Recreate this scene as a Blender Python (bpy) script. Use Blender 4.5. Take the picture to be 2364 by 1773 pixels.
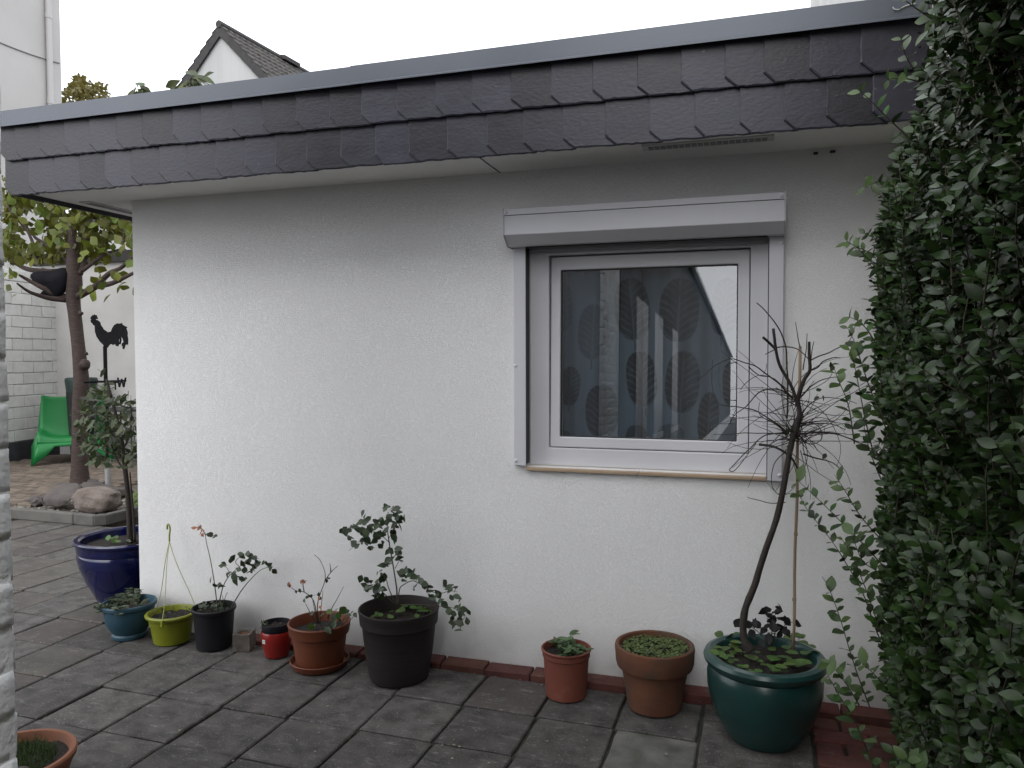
import bpy, bmesh, math, random
import numpy as np
from mathutils import Vector, Matrix, Quaternion, noise
random.seed(7); rng = np.random.default_rng(7)
scene = bpy.context.scene
C = scene.collection
for o in list(bpy.data.objects): bpy.data.objects.remove(o)
R = math.radians

# ------------------------------------------------------------------ camera
IW, IH, FPX, CH = 2364.0, 1773.0, 1776.8, 1.6
YAW, PITCH, ROLL = 0.299707, 0.036934, 0.002908
cy_, sy_, cp_, sp_ = math.cos(YAW), math.sin(YAW), math.cos(PITCH), math.sin(PITCH)
fwd = Vector((-sy_*cp_, cy_*cp_, -sp_)); rgt = Vector((cy_, sy_, 0)); dwn = fwd.cross(rgt)
r2 = math.cos(ROLL)*rgt + math.sin(ROLL)*dwn; d2 = -math.sin(ROLL)*rgt + math.cos(ROLL)*dwn
cam_d = bpy.data.cameras.new('camera'); cam = bpy.data.objects.new('camera', cam_d); C.objects.link(cam)
cam_d.sensor_width = 36; cam_d.sensor_fit = 'HORIZONTAL'; cam_d.lens = 36*FPX/IW
cam_d.clip_start = 0.05; cam_d.clip_end = 500
m = Matrix((r2, -d2, -fwd)).transposed().to_4x4(); m.translation = (0, 0, CH)
cam.matrix_world = m
scene.camera = cam
# ------------------------------------------------------------------ sky, sun, exposure
SUN_EL, SUN_AZ = R(40), R(200)     # azimuth clockwise from +Y
w = bpy.data.worlds.new('World'); scene.world = w; w.use_nodes = True
nt = w.node_tree; N = nt.nodes; L = nt.links
bgd = N['Background']
sky = N.new('ShaderNodeTexSky'); sky.sky_type = 'NISHITA'; sky.sun_disc = False
sky.sun_elevation = SUN_EL; sky.sun_rotation = SUN_AZ; sky.air_density = 1.0; sky.dust_density = 4.0
hsv = N.new('ShaderNodeHueSaturation'); hsv.inputs['Saturation'].default_value = 0.25
L.new(sky.outputs[0], hsv.inputs['Color'])
tcw = N.new('ShaderNodeTexCoord'); mpw = N.new('ShaderNodeMapping'); mpw.inputs['Scale'].default_value = (1.2, 1.2, 3.0)
nzw = N.new('ShaderNodeTexNoise'); nzw.inputs['Scale'].default_value = 1.6; nzw.inputs['Detail'].default_value = 5
L.new(tcw.outputs['Generated'], mpw.inputs[0]); L.new(mpw.outputs[0], nzw.inputs['Vector'])
crw = N.new('ShaderNodeValToRGB')
crw.color_ramp.elements[0].position = 0.3; crw.color_ramp.elements[0].color = (12.4, 12.9, 13.8, 1)
crw.color_ramp.elements[1].position = 0.7; crw.color_ramp.elements[1].color = (15.0, 15.3, 15.9, 1)
L.new(nzw.outputs[0], crw.inputs[0])
mxw = N.new('ShaderNodeMix'); mxw.data_type = 'RGBA'; mxw.inputs['Factor'].default_value = 0.85
L.new(hsv.outputs[0], mxw.inputs['A']); L.new(crw.outputs[0], mxw.inputs['B'])
L.new(mxw.outputs['Result'], bgd.inputs['Color']); bgd.inputs['Strength'].default_value = 0.1
sd = bpy.data.lights.new('sun', 'SUN'); sd.energy = 0.9; sd.angle = R(60); sd.color = (1, .985, .965)
so = bpy.data.objects.new('sun', sd); C.objects.link(so); so.location = (0, -5, 12)
sdir = Vector((math.sin(SUN_AZ)*math.cos(SUN_EL), math.cos(SUN_AZ)*math.cos(SUN_EL), math.sin(SUN_EL)))
so.rotation_euler = sdir.to_track_quat('Z', 'Y').to_euler()
scene.view_settings.view_transform = 'Standard'; scene.view_settings.look = 'None'
scene.view_settings.gamma = 1; scene.view_settings.exposure = 0.68; scene.view_settings.use_curve_mapping = False
scene.render.engine = 'CYCLES'

# ------------------------------------------------------------------ from the photograph's pixels to places
def ray(x, y): return ((x-IW/2)/FPX)*r2 + ((y-IH/2)/FPX)*d2 + fwd
def G(x, y, z=0.0):
    d = ray(x, y); t = (z-CH)/d.z; return Vector((d.x*t, d.y*t, z))
def YP(x, y, yy):
    d = ray(x, y); t = yy/d.y; return Vector((d.x*t, yy, CH+d.z*t))
def XP(x, y, xx):
    d = ray(x, y); t = xx/d.x; return Vector((xx, d.y*t, CH+d.z*t))
def proj(p):
    q = Vector(p)-Vector((0, 0, CH)); k = q.dot(fwd)
    return IW/2+FPX*q.dot(r2)/k, IH/2+FPX*q.dot(d2)/k, k

# ------------------------------------------------------------------ materials
MATS = {}
def mat(name, c1, c2=None, scale=8.0, rough=0.7, bump=0.0, bscale=60.0, detail=4.0, vary=0.0, stretch=(1, 1, 1),
        coord='world', spec=0.5, metal=0.0, c3=None, s3=30.0, t3=0.6, w3=0.06, hue=0.0, sheen=0, bdist=0.003, rvar=0.0,
        trans=0.0, coat=0.0):
    if name in MATS: return MATS[name]
    M_ = bpy.data.materials.new(name); M_.use_nodes = True; t = M_.node_tree; n = t.nodes; l = t.links
    b = n['Principled BSDF']; b.inputs['Roughness'].default_value = rough; b.inputs['Metallic'].default_value = metal
    b.inputs['Specular IOR Level'].default_value = spec
    if coat: b.inputs['Coat Weight'].default_value = coat; b.inputs['Coat Roughness'].default_value = 0.08
    if coord == 'world':
        g = n.new('ShaderNodeNewGeometry'); vec = g.outputs['Position']
    else:
        g = n.new('ShaderNodeTexCoord'); oi_ = n.new('ShaderNodeObjectInfo')
        ad = n.new('ShaderNodeVectorMath'); ad.operation = 'MULTIPLY_ADD'
        ad.inputs[1].default_value = (37, 23, 11)
        l.new(oi_.outputs['Random'], ad.inputs[0]); l.new(g.outputs['Object'], ad.inputs[2]); vec = ad.outputs[0]
    mp = n.new('ShaderNodeMapping'); mp.inputs['Scale'].default_value = stretch; l.new(vec, mp.inputs[0]); vec = mp.outputs[0]
    c2 = c2 or c1
    nz = n.new('ShaderNodeTexNoise'); nz.inputs['Scale'].default_value = scale; nz.inputs['Detail'].default_value = detail
    l.new(vec, nz.inputs['Vector'])
    rp = n.new('ShaderNodeValToRGB'); rp.color_ramp.elements[0].position = .32; rp.color_ramp.elements[1].position = .68
    rp.color_ramp.elements[0].color = (*c1, 1); rp.color_ramp.elements[1].color = (*c2, 1)
    l.new(nz.outputs[0], rp.inputs[0]); col = rp.outputs[0]
    if c3:
        n3 = n.new('ShaderNodeTexNoise'); n3.inputs['Scale'].default_value = s3; n3.inputs['Detail'].default_value = 6
        n3.inputs['Roughness'].default_value = 0.65
        l.new(vec, n3.inputs['Vector'])
        r3 = n.new('ShaderNodeValToRGB'); r3.color_ramp.elements[0].position = t3; r3.color_ramp.elements[1].position = t3+w3
        l.new(n3.outputs[0], r3.inputs[0])
        m3 = n.new('ShaderNodeMix'); m3.data_type = 'RGBA'; l.new(r3.outputs[0], m3.inputs['Factor'])
        l.new(col, m3.inputs['A']); m3.inputs['B'].default_value = (*c3, 1); col = m3.outputs['Result']
    if vary or hue:
        oi = n.new('ShaderNodeObjectInfo'); hs = n.new('ShaderNodeHueSaturation')
        mr = n.new('ShaderNodeMapRange'); mr.inputs['To Min'].default_value = 1-vary; mr.inputs['To Max'].default_value = 1+vary
        l.new(oi.outputs['Random'], mr.inputs[0]); l.new(mr.outputs[0], hs.inputs['Value'])
        if hue:
            m2_ = n.new('ShaderNodeMath'); m2_.operation = 'MULTIPLY'; m2_.inputs[1].default_value = 7.13
            fr = n.new('ShaderNodeMath'); fr.operation = 'FRACT'; l.new(oi.outputs['Random'], m2_.inputs[0]); l.new(m2_.outputs[0], fr.inputs[0])
            mh = n.new('ShaderNodeMapRange'); mh.inputs['To Min'].default_value = .5-hue; mh.inputs['To Max'].default_value = .5+hue
            l.new(fr.outputs[0], mh.inputs[0]); l.new(mh.outputs[0], hs.inputs['Hue'])
        l.new(col, hs.inputs['Color']); col = hs.outputs[0]
    l.new(col, b.inputs['Base Color'])
    if rvar:
        mr2 = n.new('ShaderNodeMapRange'); mr2.inputs['To Min'].default_value = rough-rvar; mr2.inputs['To Max'].default_value = rough+rvar
        l.new(nz.outputs[0], mr2.inputs[0]); l.new(mr2.outputs[0], b.inputs['Roughness'])
    if bump:
        nb = n.new('ShaderNodeTexNoise'); nb.inputs['Scale'].default_value = bscale; nb.inputs['Detail'].default_value = 5
        l.new(vec, nb.inputs['Vector'])
        bm_ = n.new('ShaderNodeBump'); bm_.inputs['Strength'].default_value = bump; bm_.inputs['Distance'].default_value = bdist
        l.new(nb.outputs[0], bm_.inputs['Height']); l.new(bm_.outputs[0], b.inputs['Normal'])
    if trans:
        tb = n.new('ShaderNodeBsdfTranslucent'); l.new(col, tb.inputs['Color'])
        ms = n.new('ShaderNodeMixShader'); ms.inputs[0].default_value = trans
        out = n['Material Output']; l.new(b.outputs[0], ms.inputs[1]); l.new(tb.outputs[0], ms.inputs[2]); l.new(ms.outputs[0], out.inputs[0])
    MATS[name] = M_
    return M_

def plaster_mat():
    M_ = bpy.data.materials.new('rough_plaster'); M_.use_nodes = True; t = M_.node_tree; n = t.nodes; l = t.links
    b = n['Principled BSDF']; b.inputs['Roughness'].default_value = .9; b.inputs['Specular IOR Level'].default_value = .25
    g = n.new('ShaderNodeNewGeometry')
    n1 = n.new('ShaderNodeTexNoise'); n1.inputs['Scale'].default_value = 1.3; n1.inputs['Detail'].default_value = 5
    l.new(g.outputs['Position'], n1.inputs['Vector'])
    r1 = n.new('ShaderNodeValToRGB'); r1.color_ramp.elements[0].position = .3; r1.color_ramp.elements[1].position = .7
    r1.color_ramp.elements[0].color = (.775, .772, .768, 1); r1.color_ramp.elements[1].color = (.825, .823, .82, 1)
    l.new(n1.outputs[0], r1.inputs[0])
    # splash stains that fade out above the paving
    sx = n.new('ShaderNodeSeparateXYZ'); l.new(g.outputs['Position'], sx.inputs[0])
    n4 = n.new('ShaderNodeTexNoise'); n4.inputs['Scale'].default_value = 6; n4.inputs['Detail'].default_value = 6
    l.new(g.outputs['Position'], n4.inputs['Vector'])
    r4 = n.new('ShaderNodeMapRange'); r4.inputs[1].default_value = .02; r4.inputs[2].default_value = .28; r4.inputs[3].default_value = .9; r4.inputs[4].default_value = 0
    l.new(sx.outputs[2], r4.inputs[0])
    mm = n.new('ShaderNodeMath'); mm.operation = 'MULTIPLY'; l.new(r4.outputs[0], mm.inputs[0]); l.new(n4.outputs[0], mm.inputs[1])
    mx = n.new('ShaderNodeMix'); mx.data_type = 'RGBA'; mx.inputs['B'].default_value = (.30, .29, .26, 1)
    l.new(mm.outputs[0], mx.inputs['Factor']); l.new(r1.outputs[0], mx.inputs['A']); l.new(mx.outputs['Result'], b.inputs['Base Color'])
    # trowelled rough-cast: worm-like pits between rounded grains
    mp = n.new('ShaderNodeMapping'); mp.inputs['Scale'].default_value = (1, 1, 1.5); l.new(g.outputs['Position'], mp.inputs[0])
    n2 = n.new('ShaderNodeTexNoise'); n2.inputs['Scale'].default_value = 185; n2.inputs['Detail'].default_value = 2.5; n2.inputs['Distortion'].default_value = .5
    l.new(mp.outputs[0], n2.inputs['Vector'])
    r2_ = n.new('ShaderNodeValToRGB'); r2_.color_ramp.elements[0].position = .38; r2_.color_ramp.elements[1].position = .53
    l.new(n2.outputs[0], r2_.inputs[0])
    bm_ = n.new('ShaderNodeBump'); bm_.inputs['Strength'].default_value = .62; bm_.inputs['Distance'].default_value = .004
    l.new(r2_.outputs[0], bm_.inputs['Height']); l.new(bm_.outputs[0], b.inputs['Normal'])
    return M_

# ------------------------------------------------------------------ mesh tools
class MB:
    def __init__(s): s.v = []; s.f = []
    def add(s, vs, fs):
        k = len(s.v); s.v += [tuple(v) for v in vs]; s.f += [tuple(i+k for i in f) for f in fs]; return s
    def box(s, a, b):
        x0, y0, z0 = a; x1, y1, z1 = b
        return s.add([(x0,y0,z0),(x1,y0,z0),(x1,y1,z0),(x0,y1,z0),(x0,y0,z1),(x1,y0,z1),(x1,y1,z1),(x0,y1,z1)],
                     [(0,3,2,1),(4,5,6,7),(0,1,5,4),(1,2,6,5),(2,3,7,6),(3,0,4,7)])
    def prism(s, poly, ext):                       # poly: list of 3D points (planar), ext: extrusion vector
        n = len(poly); e = Vector(ext); P = [Vector(p) for p in poly]
        return s.add(P+[p+e for p in P], [tuple(range(n))[::-1], tuple(range(n, 2*n))]+[(i, (i+1) % n, n+(i+1) % n, n+i) for i in range(n)])
    def tube(s, pts, rad, n=6, cap=True):
        P = [Vector(p) for p in pts]; k = len(P)
        if not hasattr(rad, '__len__'): rad = [rad]*k
        rings = []; up = Vector((0.13, 0.31, 0.94)); prev = None
        for i, p in enumerate(P):
            t = (P[min(i+1, k-1)]-P[max(i-1, 0)])
            t = t.normalized() if t.length > 1e-9 else Vector((0, 0, 1))
            if prev is None:
                a = t.cross(up); a = a if a.length > 1e-3 else t.cross(Vector((1, 0, 0)))
            else: a = prev-t*prev.dot(t)
            if a.length < 1e-6: a = t.orthogonal()
            a.normalize(); b = t.cross(a); prev = a
            rings.append([p+(a*math.cos(2*math.pi*j/n)+b*math.sin(2*math.pi*j/n))*rad[i] for j in range(n)])
        vs = [v for r in rings for v in r]; fs = []
        for i in range(k-1):
            for j in range(n): fs.append((i*n+j, i*n+(j+1) % n, (i+1)*n+(j+1) % n, (i+1)*n+j))
        if cap: fs += [tuple(range(n))[::-1], tuple(range((k-1)*n, k*n))]
        return s.add(vs, fs)
    def lathe(s, prof, c=(0, 0, 0), n=48, close=False, wob=0.0):
        vs = []; fs = []; k = len(prof)
        for i, (r, z) in enumerate(prof):
            for j in range(n):
                a = 2*math.pi*j/n; rr = r*(1+wob*math.sin(2*a+i*.2))
                vs.append((c[0]+rr*math.cos(a), c[1]+rr*math.sin(a), c[2]+z))
        for i in range(k-1):
            for j in range(n): fs.append((i*n+j, i*n+(j+1) % n, (i+1)*n+(j+1) % n, (i+1)*n+j))
        if prof[0][0] > 1e-4: fs.append(tuple(range(n))[::-1])
        if close: fs.append(tuple(range((k-1)*n, k*n)))
        return s.add(vs, fs)
    def grid(s, fn, nu, nv):
        vs = [fn(i/nu, j/nv) for j in range(nv+1) for i in range(nu+1)]
        return s.add(vs, [(j*(nu+1)+i, j*(nu+1)+i+1, (j+1)*(nu+1)+i+1, (j+1)*(nu+1)+i) for j in range(nv) for i in range(nu)])
    def mesh(s, name, mt, off=(0, 0, 0), smooth=False):
        me = bpy.data.meshes.new(name); o = Vector(off)
        me.from_pydata([(v[0]-o.x, v[1]-o.y, v[2]-o.z) for v in s.v], [], s.f); me.validate()
        if mt: me.materials.append(mt)
        if smooth: me.polygons.foreach_set('use_smooth', [True]*len(me.polygons))
        me.update(); return me
    def build(s, name, mt, parent=None, smooth=False, bevel=0.0, seg=2, origin=None, kind=None, angle=None, cat=None, label=None, group=None):
        off = Vector((0, 0, 0))
        if parent: off = world_loc(parent)
        elif origin is not None: off = Vector(origin)
        me = s.mesh(name, mt, off, smooth)
        bm = bmesh.new(); bm.from_mesh(me); bmesh.ops.recalc_face_normals(bm, faces=bm.faces); bm.to_mesh(me); bm.free()
        if smooth and angle is not None:
            me.set_sharp_from_angle(angle=R(angle))
        ob = bpy.data.objects.new(name, me); C.objects.link(ob)
        if parent: ob.parent = parent
        else: ob.location = off
        if bevel:
            md = ob.modifiers.new('b', 'BEVEL'); md.width = bevel; md.segments = seg; md.limit_method = 'ANGLE'; md.angle_limit = R(35)
        if kind: ob['kind'] = kind
        if label: tag(ob, label, cat, group)
        return ob
def world_loc(o):
    v = Vector(o.location)
    while o.parent: o = o.parent; v += Vector(o.location)
    return v
def tag(o, label, cat, group=None):
    o['label'] = label
    if cat: o['category'] = cat
    if group: o['group'] = group
    return o
def thing(name, label, cat, loc, group=None):
    o = bpy.data.objects.new(name, None); C.objects.link(o); o.location = loc; o.empty_display_size = .05
    return tag(o, label, cat, group)
def place(name, me, parent, pos, quat=None, sc=1.0, label=None):
    o = bpy.data.objects.new(name, me); C.objects.link(o); o.parent = parent
    o.location = Vector(pos)-world_loc(parent)
    if quat is not None: o.rotation_mode = 'QUATERNION'; o.rotation_quaternion = quat
    o.scale = (sc, sc, sc) if not hasattr(sc, '__len__') else sc
    if label: o['label'] = label
    return o
def smooth_path(P, k=4):
    P = [Vector(p) for p in P]
    if len(P) < 3: return P
    out = []
    for i in range(len(P)-1):
        p0, p1, p2, p3 = P[max(i-1, 0)], P[i], P[i+1], P[min(i+2, len(P)-1)]
        for j in range(k):
            t = j/k
            out.append(.5*((2*p1)+(-p0+p2)*t+(2*p0-5*p1+4*p2-p3)*t*t+(-p0+3*p1-3*p2+p3)*t**3))
    return out+[P[-1]]
def lerp_r(a, b, n): return [a+(b-a)*i/(n-1) for i in range(n)]
def basis(dirv, nrm):
    d = Vector(dirv).normalized(); nn = Vector(nrm); nn = nn-d*nn.dot(d)
    if nn.length < 1e-4: nn = d.orthogonal()
    nn.normalize(); s = d.cross(nn)
    return Matrix((s, d, nn)).transposed()          # local x side, y along the leaf, z normal
def rvec(): 
    v = Vector((random.gauss(0, 1), random.gauss(0, 1), random.gauss(0, 1))); return v.normalized()
# leaf outlines, one unit long along y, folded a little along the midrib
def leaf_pts(widths, fold=.12, curl=.12):
    n = len(widths)-1; v = []; f = []
    for i, wd in enumerate(widths):
        t = i/n; z = -curl*t*t
        v += [(-wd, t, z+fold*wd*2), (0, t, z), (wd, t, z+fold*wd*2)]
    for i in range(n):
        k = 3*i; f += [(k, k+1, k+4, k+3), (k+1, k+2, k+5, k+4)]
    return v, f
PRIVET = leaf_pts([.01, .19, .28, .27, .17, .01], .08, .12)
ROSE = leaf_pts([.02, .27, .34, .27, .15, .01], .1, .1)
OBOV = leaf_pts([.02, .15, .28, .37, .36, .2, .01], .06, .22)
SAGE = leaf_pts([.03, .15, .18, .14, .01], .15, .2)
ROUND = leaf_pts([.05, .38, .46, .36, .08], .06, .05)
def fan_leaf():
    v = [(0, 0, 0), (0, .45, 0)]; f = []
    for i in range(9):
        a = R(-58+116*i/8); r = .62-.10*(i == 4)+.03*(i % 2)
        v.append((r*math.sin(a), .42+r*math.cos(a)*.85, .05*math.sin(i*2.1)))
    for i in range(8): f.append((1, 3+i, 2+i))
    v += [(-.018, 0, 0), (.018, 0, 0), (.018, .45, 0), (-.018, .45, 0)]; k = len(v)-4
    f.append((k, k+1, k+2, k+3)); return v, f
GINKGO = fan_leaf()
def put_leaf(mb, shape, pos, Mx, sc):
    p = Vector(pos); mb.add([p+Mx@(Vector(v)*sc) for v in shape[0]], shape[1])
def leaf_mesh(name, shape, mt):
    mb = MB(); mb.add(*shape); return mb.mesh(name, mt, smooth=True)
# ================================================================== the setting
WY = 3.70          # face of the annex wall
CX = -3.48         # its left corner
earth = mat('earth', (.035, .03, .025), (.06, .05, .04), 9, .95, .6, 60)
g = MB(); g.box((-150, -60, -.35), (150, 200, -.30)); go = g.build('ground', earth, kind='structure')

# ---- patio: bed with single slabs
joint = mat('joint_soil', (.018, .018, .015), (.035, .038, .025), 25, .95, .8, 90)
pb = MB(); pb.box((-16, -6, -.299), (1.2, 5.69, -.016)); patio = pb.build('patio', joint, kind='structure')
SLABM = mat('concrete_slab', (0.03337, 0.03078, 0.02829), (0.08677, 0.08046, 0.07438), 11, .82, .55, 170, detail=8, vary=.26, hue=.014,
            c3=(.19, .185, .178), s3=120, t3=.60, w3=.06, bdist=.002)
SLABW = mat('concrete_slab_warm', (0.05032, 0.04588, 0.0407), (0.0814, 0.07326, 0.06364), 6, .85, .5, 160, detail=8, vary=.16, hue=.01,
            c3=(.15, .135, .118), s3=110, t3=.61, w3=.05, bdist=.002)
SLABR = mat('concrete_slab_reddish', (0.04624, 0.03876, 0.03604), (0.0714, 0.05984, 0.05644), 6, .85, .5, 160, detail=8, vary=.12,
            c3=(.15, .14, .13), s3=90, t3=.6, w3=.08, bdist=.002)
SLABL = mat('concrete_slab_pale', (0.062, 0.06076, 0.0527), (0.1364, 0.1333, 0.124), 9, .85, .5, 150, detail=9,
            c3=(.06, .065, .035), s3=14, t3=.60, w3=.12, bdist=.002)
for M_ in (SLABM, SLABW, SLABR):      # scuffs and lime streaks, long thin and pale
    t = M_.node_tree; n = t.nodes; l = t.links; b = n['Principled BSDF']
    src = b.inputs['Base Color'].links[0].from_socket
    ge = n.new('ShaderNodeNewGeometry'); mp = n.new('ShaderNodeMapping'); mp.inputs['Rotation'].default_value = (0, 0, .7); mp.inputs['Scale'].default_value = (1, 3.2, 1)
    l.new(ge.outputs['Position'], mp.inputs[0])
    nz = n.new('ShaderNodeTexNoise'); nz.inputs['Scale'].default_value = 11; nz.inputs['Detail'].default_value = 10; nz.inputs['Roughness'].default_value = .78; nz.inputs['Distortion'].default_value = .8
    l.new(mp.outputs[0], nz.inputs['Vector'])
    rp = n.new('ShaderNodeValToRGB'); rp.color_ramp.elements[0].position = .555; rp.color_ramp.elements[1].position = .69
    rp.color_ramp.elements[1].color = (.6, .6, .6, 1); l.new(nz.outputs[0], rp.inputs[0])
    mx = n.new('ShaderNodeMix'); mx.data_type = 'RGBA'; mx.inputs['B'].default_value = (.26, .255, .25, 1)
    l.new(rp.outputs[0], mx.inputs['Factor']); l.new(src, mx.inputs['A']); l.new(mx.outputs['Result'], b.inputs['Base Color'])
def slab_mesh(sx, sy, seed):
    """a slab about 25 triangles with worn uneven edges"""
    rd = random.Random(seed); top = []; e = .006
    pts = []
    for (ax, ay, bx, by) in ((-1, -1, 1, -1), (1, -1, 1, 1), (1, 1, -1, 1), (-1, 1, -1, -1)):
        for k in range(5):
            t = k/5; j = rd.uniform(-.0035, .001) if k else -.004
            px, py = (ax+(bx-ax)*t)*sx/2, (ay+(by-ay)*t)*sy/2
            nx, ny = (0, 1) if ay == by == -1 else ((-1, 0) if ax == bx == 1 else ((0, -1) if ay == by == 1 else (1, 0)))
            pts.append((px-nx*j, py-ny*j))
    n = len(pts)
    v = [(x, y, -.045) for x, y in pts]+[(x, y, -.005+rd.uniform(-.001, .001)) for x, y in pts]+[(x*(1-2*e/sx), y*(1-2*e/sy), 0) for x, y in pts]
    f = [(i, (i+1) % n, n+(i+1) % n, n+i) for i in range(n)]+[(n+i, n+(i+1) % n, 2*n+(i+1) % n, 2*n+i) for i in range(n)]+[tuple(range(2*n, 3*n))]
    mb = MB(); mb.add(v, f); return mb
SP = .351
sm = {}
for mn, mt_ in (('m', SLABM), ('w', SLABW), ('r', SLABR), ('l', SLABL)):
    for k in range(4): sm[mn, k] = slab_mesh(SP-.0105, SP-.0105, k).mesh('slab', mt_)
rs = random.Random(5)
def visible(p, mrg=480):
    if (Vector(p)-Vector((0, 0, CH))).dot(fwd) < .3: return False
    x, y, k = proj(p); return -mrg < x < IW+mrg and -mrg < y < IH+mrg*1.6
for i in range(-22, 4):
    for j in range(-6, 8):
        x0 = -1.244+i*SP; yc = 3.246+j*.3475+.174; xc = x0+SP/2
        yc += -(xc+1.244)*.017
        if xc > -.2 or (yc > 3.75 and xc > CX-.15) or yc > 5.6: continue
        if not visible((xc, yc, 0)): continue
        kind = 'm'
        if i == 2 and j == -1: kind = 'l'
        elif yc > 3.8: kind = rs.choice('wwmwr')
        elif xc < -2.6: kind = rs.choice('mmwmr')
        elif (i, j) in ((0, 0),): kind = 'r'
        o = place('slab', sm[kind, rs.randrange(4)], patio, (xc+rs.uniform(-.002, .002), yc+rs.uniform(-.002, .002), rs.uniform(-.0045, .0035)))
        o.rotation_euler = (rs.uniform(-.008, .008), rs.uniform(-.008, .008), -.017+rs.choice((0, math.pi))+rs.uniform(-.006, .006))
ys = [3.585, 3.42, 2.80, 2.18, 1.56]
for a, b in zip(ys[:-1], ys[1:]):
    me = slab_mesh(.437, a-b-.01, int(a*100)).mesh('slab', SLABM)
    place('slab', me, patio, (.035, (a+b)/2, .003))
# red pavers standing along the wall foot and the strip of red bricks by the hedge
REDB = mat('red_paver', (0.0748, 0.02448, 0.01904), (0.1156, 0.03944, 0.0306), 14, .85, .6, 200, vary=.2, hue=.012, c3=(.10, .075, .06), s3=20, t3=.58, w3=.1, bdist=.0015)
def brick_mesh(sx, sy, sz, seed, mt_, e=.006):
    rd = random.Random(seed); v = []
    for z, k in ((0, 0), (sz-e, 0), (sz, e)):
        for ax, ay in ((-1, -1), (1, -1), (1, 1), (-1, 1)):
            v.append((ax*(sx/2-k)+rd.uniform(-.002, .002), ay*(sy/2-k)+rd.uniform(-.002, .002), z+(rd.uniform(-.0015, .0015) if k else 0)))
    f = []
    for r in (0, 4):
        for i in range(4): f.append((r+i, r+(i+1) % 4, r+4+(i+1) % 4, r+4+i))
    f += [(8, 9, 10, 11), (3, 2, 1, 0)]
    mb = MB(); mb.add(v, f); return mb.mesh('brick', mt_)
edging = thing('brick_edging', 'row of red paver bricks laid along the foot of the white wall', 'edging', (-1.5, 3.64, -.016))
bms = [brick_mesh(.228, .10, .046, k, REDB) for k in range(5)]
x = -2.68; k = 0
while x < .5:
    o = place('brick', bms[k % 5], edging, (x+.115, 3.645+rs.uniform(-.004, .004), -.016+rs.uniform(-.003, .004)))
    o.rotation_euler = (rs.uniform(-.02, .02), 0, rs.uniform(-.015, .015)); x += .237; k += 1
strip = MB(); strip.box((.262, 1.3, -.298), (.60, 3.58, -.02)); so_ = strip.build('brick_path', joint, kind='structure')
b2 = [brick_mesh(.215, .098, .05, 20+k, REDB) for k in range(5)]; b3 = [brick_mesh(.105, .098, .05, 30+k, REDB) for k in range(3)]
for r_ in range(20):
    yy = 3.52-r_*.106
    if r_ % 2: L_ = ((.375, b2), (.545, b3))
    else: L_ = ((.322, b3), (.492, b2))
    for xx, ms_ in L_:
        o = place('brick', ms_[r_ % len(ms_)], so_, (xx, yy, -.045+rs.uniform(0, .006))); o.rotation_euler = (rs.uniform(-.02, .02), rs.uniform(-.02, .02), rs.uniform(-.02, .02))

# ---- raised terrace with clinker pavers behind the kerb
TZ = .10
tb = MB(); tb.prism([(-20, 5.79, -.298), (-5.99, 5.79, -.298), (-5.88, 5.9, -.298), (-5.88, 12.5, -.298), (-20, 12.5, -.298)], (0, 0, .298+.072))
terrace = tb.build('terrace', mat('bed_soil', (.05, .04, .03), (.11, .09, .07), 20, .95, .9, 70, c3=(.2, .18, .16), s3=50, t3=.6), kind='structure')
CLINK = mat('clinker_paver', (0.088, 0.068, 0.0512), (0.152, 0.1184, 0.092), 12, .85, .5, 150, vary=.28, hue=.012)
cms = [brick_mesh(.196, .096, .04, 40+k, CLINK, .005) for k in range(4)]
cand = []
for i in range(-26, 25):
    for j in range(0, 62):
        px_, py_ = -8.0+i*.204+(j % 2)*.102, 5.98+j*.104
        a = -.06; X_, Y_ = px_*math.cos(a)-(py_-6)*math.sin(a), 6+(px_+8)*math.sin(a)+(py_-6)*math.cos(a)
        # the planted corner stays free of pavers
        if X_ > -7.05 and Y_ < 7.6: continue
        if Y_ < 5.95 or X_ > -6.2 or Y_ > 9.3: continue
        if X_ < -10.15: continue
        pr = proj((X_, Y_, TZ)); cand.append((0 if 15 < pr[0] < 325 else 1, pr[2], X_, Y_, a))
cand.sort(); far = MB()
for q, (o_, d_, X_, Y_, a) in enumerate(cand):
    if q < 300:
        o = place('paver', cms[q % 4], terrace, (X_, Y_, TZ-.04+rs.uniform(-.002, .003))); o.rotation_euler = (rs.uniform(-.015, .015), rs.uniform(-.015, .015), a+rs.uniform(-.01, .01))
    else:
        c, s_ = math.cos(a), math.sin(a)
        qd = [(X_+c*ax*.098-s_*ay*.048, Y_+s_*ax*.098+c*ay*.048, .06) for ax, ay in ((-1, -1), (1, -1), (1, 1), (-1, 1))]
        far.prism(qd, (0, 0, .04))
fo = far.build('pavers', CLINK, terrace, kind='stuff')
KERB = mat('kerb_concrete', (0.06375, 0.06, 0.0555), (0.105, 0.1005, 0.0915), 6, .9, .5, 130, detail=8, c3=(.06, .065, .045), s3=9, t3=.6, w3=.15, vary=.1)
kerb = thing('kerb', 'low grey concrete kerb with rounded corner holding the stone bed', 'kerb', (-5.87, 5.76, 0))
def kerb_piece(a, b, wd=.075):
    a, b = Vector((*a, 0)), Vector((*b, 0)); d = (b-a).normalized(); nrm = Vector((-d.y, d.x, 0))
    mb = MB(); mb.prism([a, b, b+nrm*wd, a+nrm*wd], (0, 0, .105)); mb.build('kerb_stone', KERB, kerb, bevel=.012)
kerb_piece((-7.12, 5.755), (-6.16, 5.725)); kerb_piece((-6.155, 5.725), (-5.90, 5.71)); kerb_piece((-8.12, 5.79), (-7.125, 5.755)); kerb_piece((-9.12, 5.83), (-8.125, 5.79)); kerb_piece((-10.1, 5.86), (-9.125, 5.83))
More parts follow.
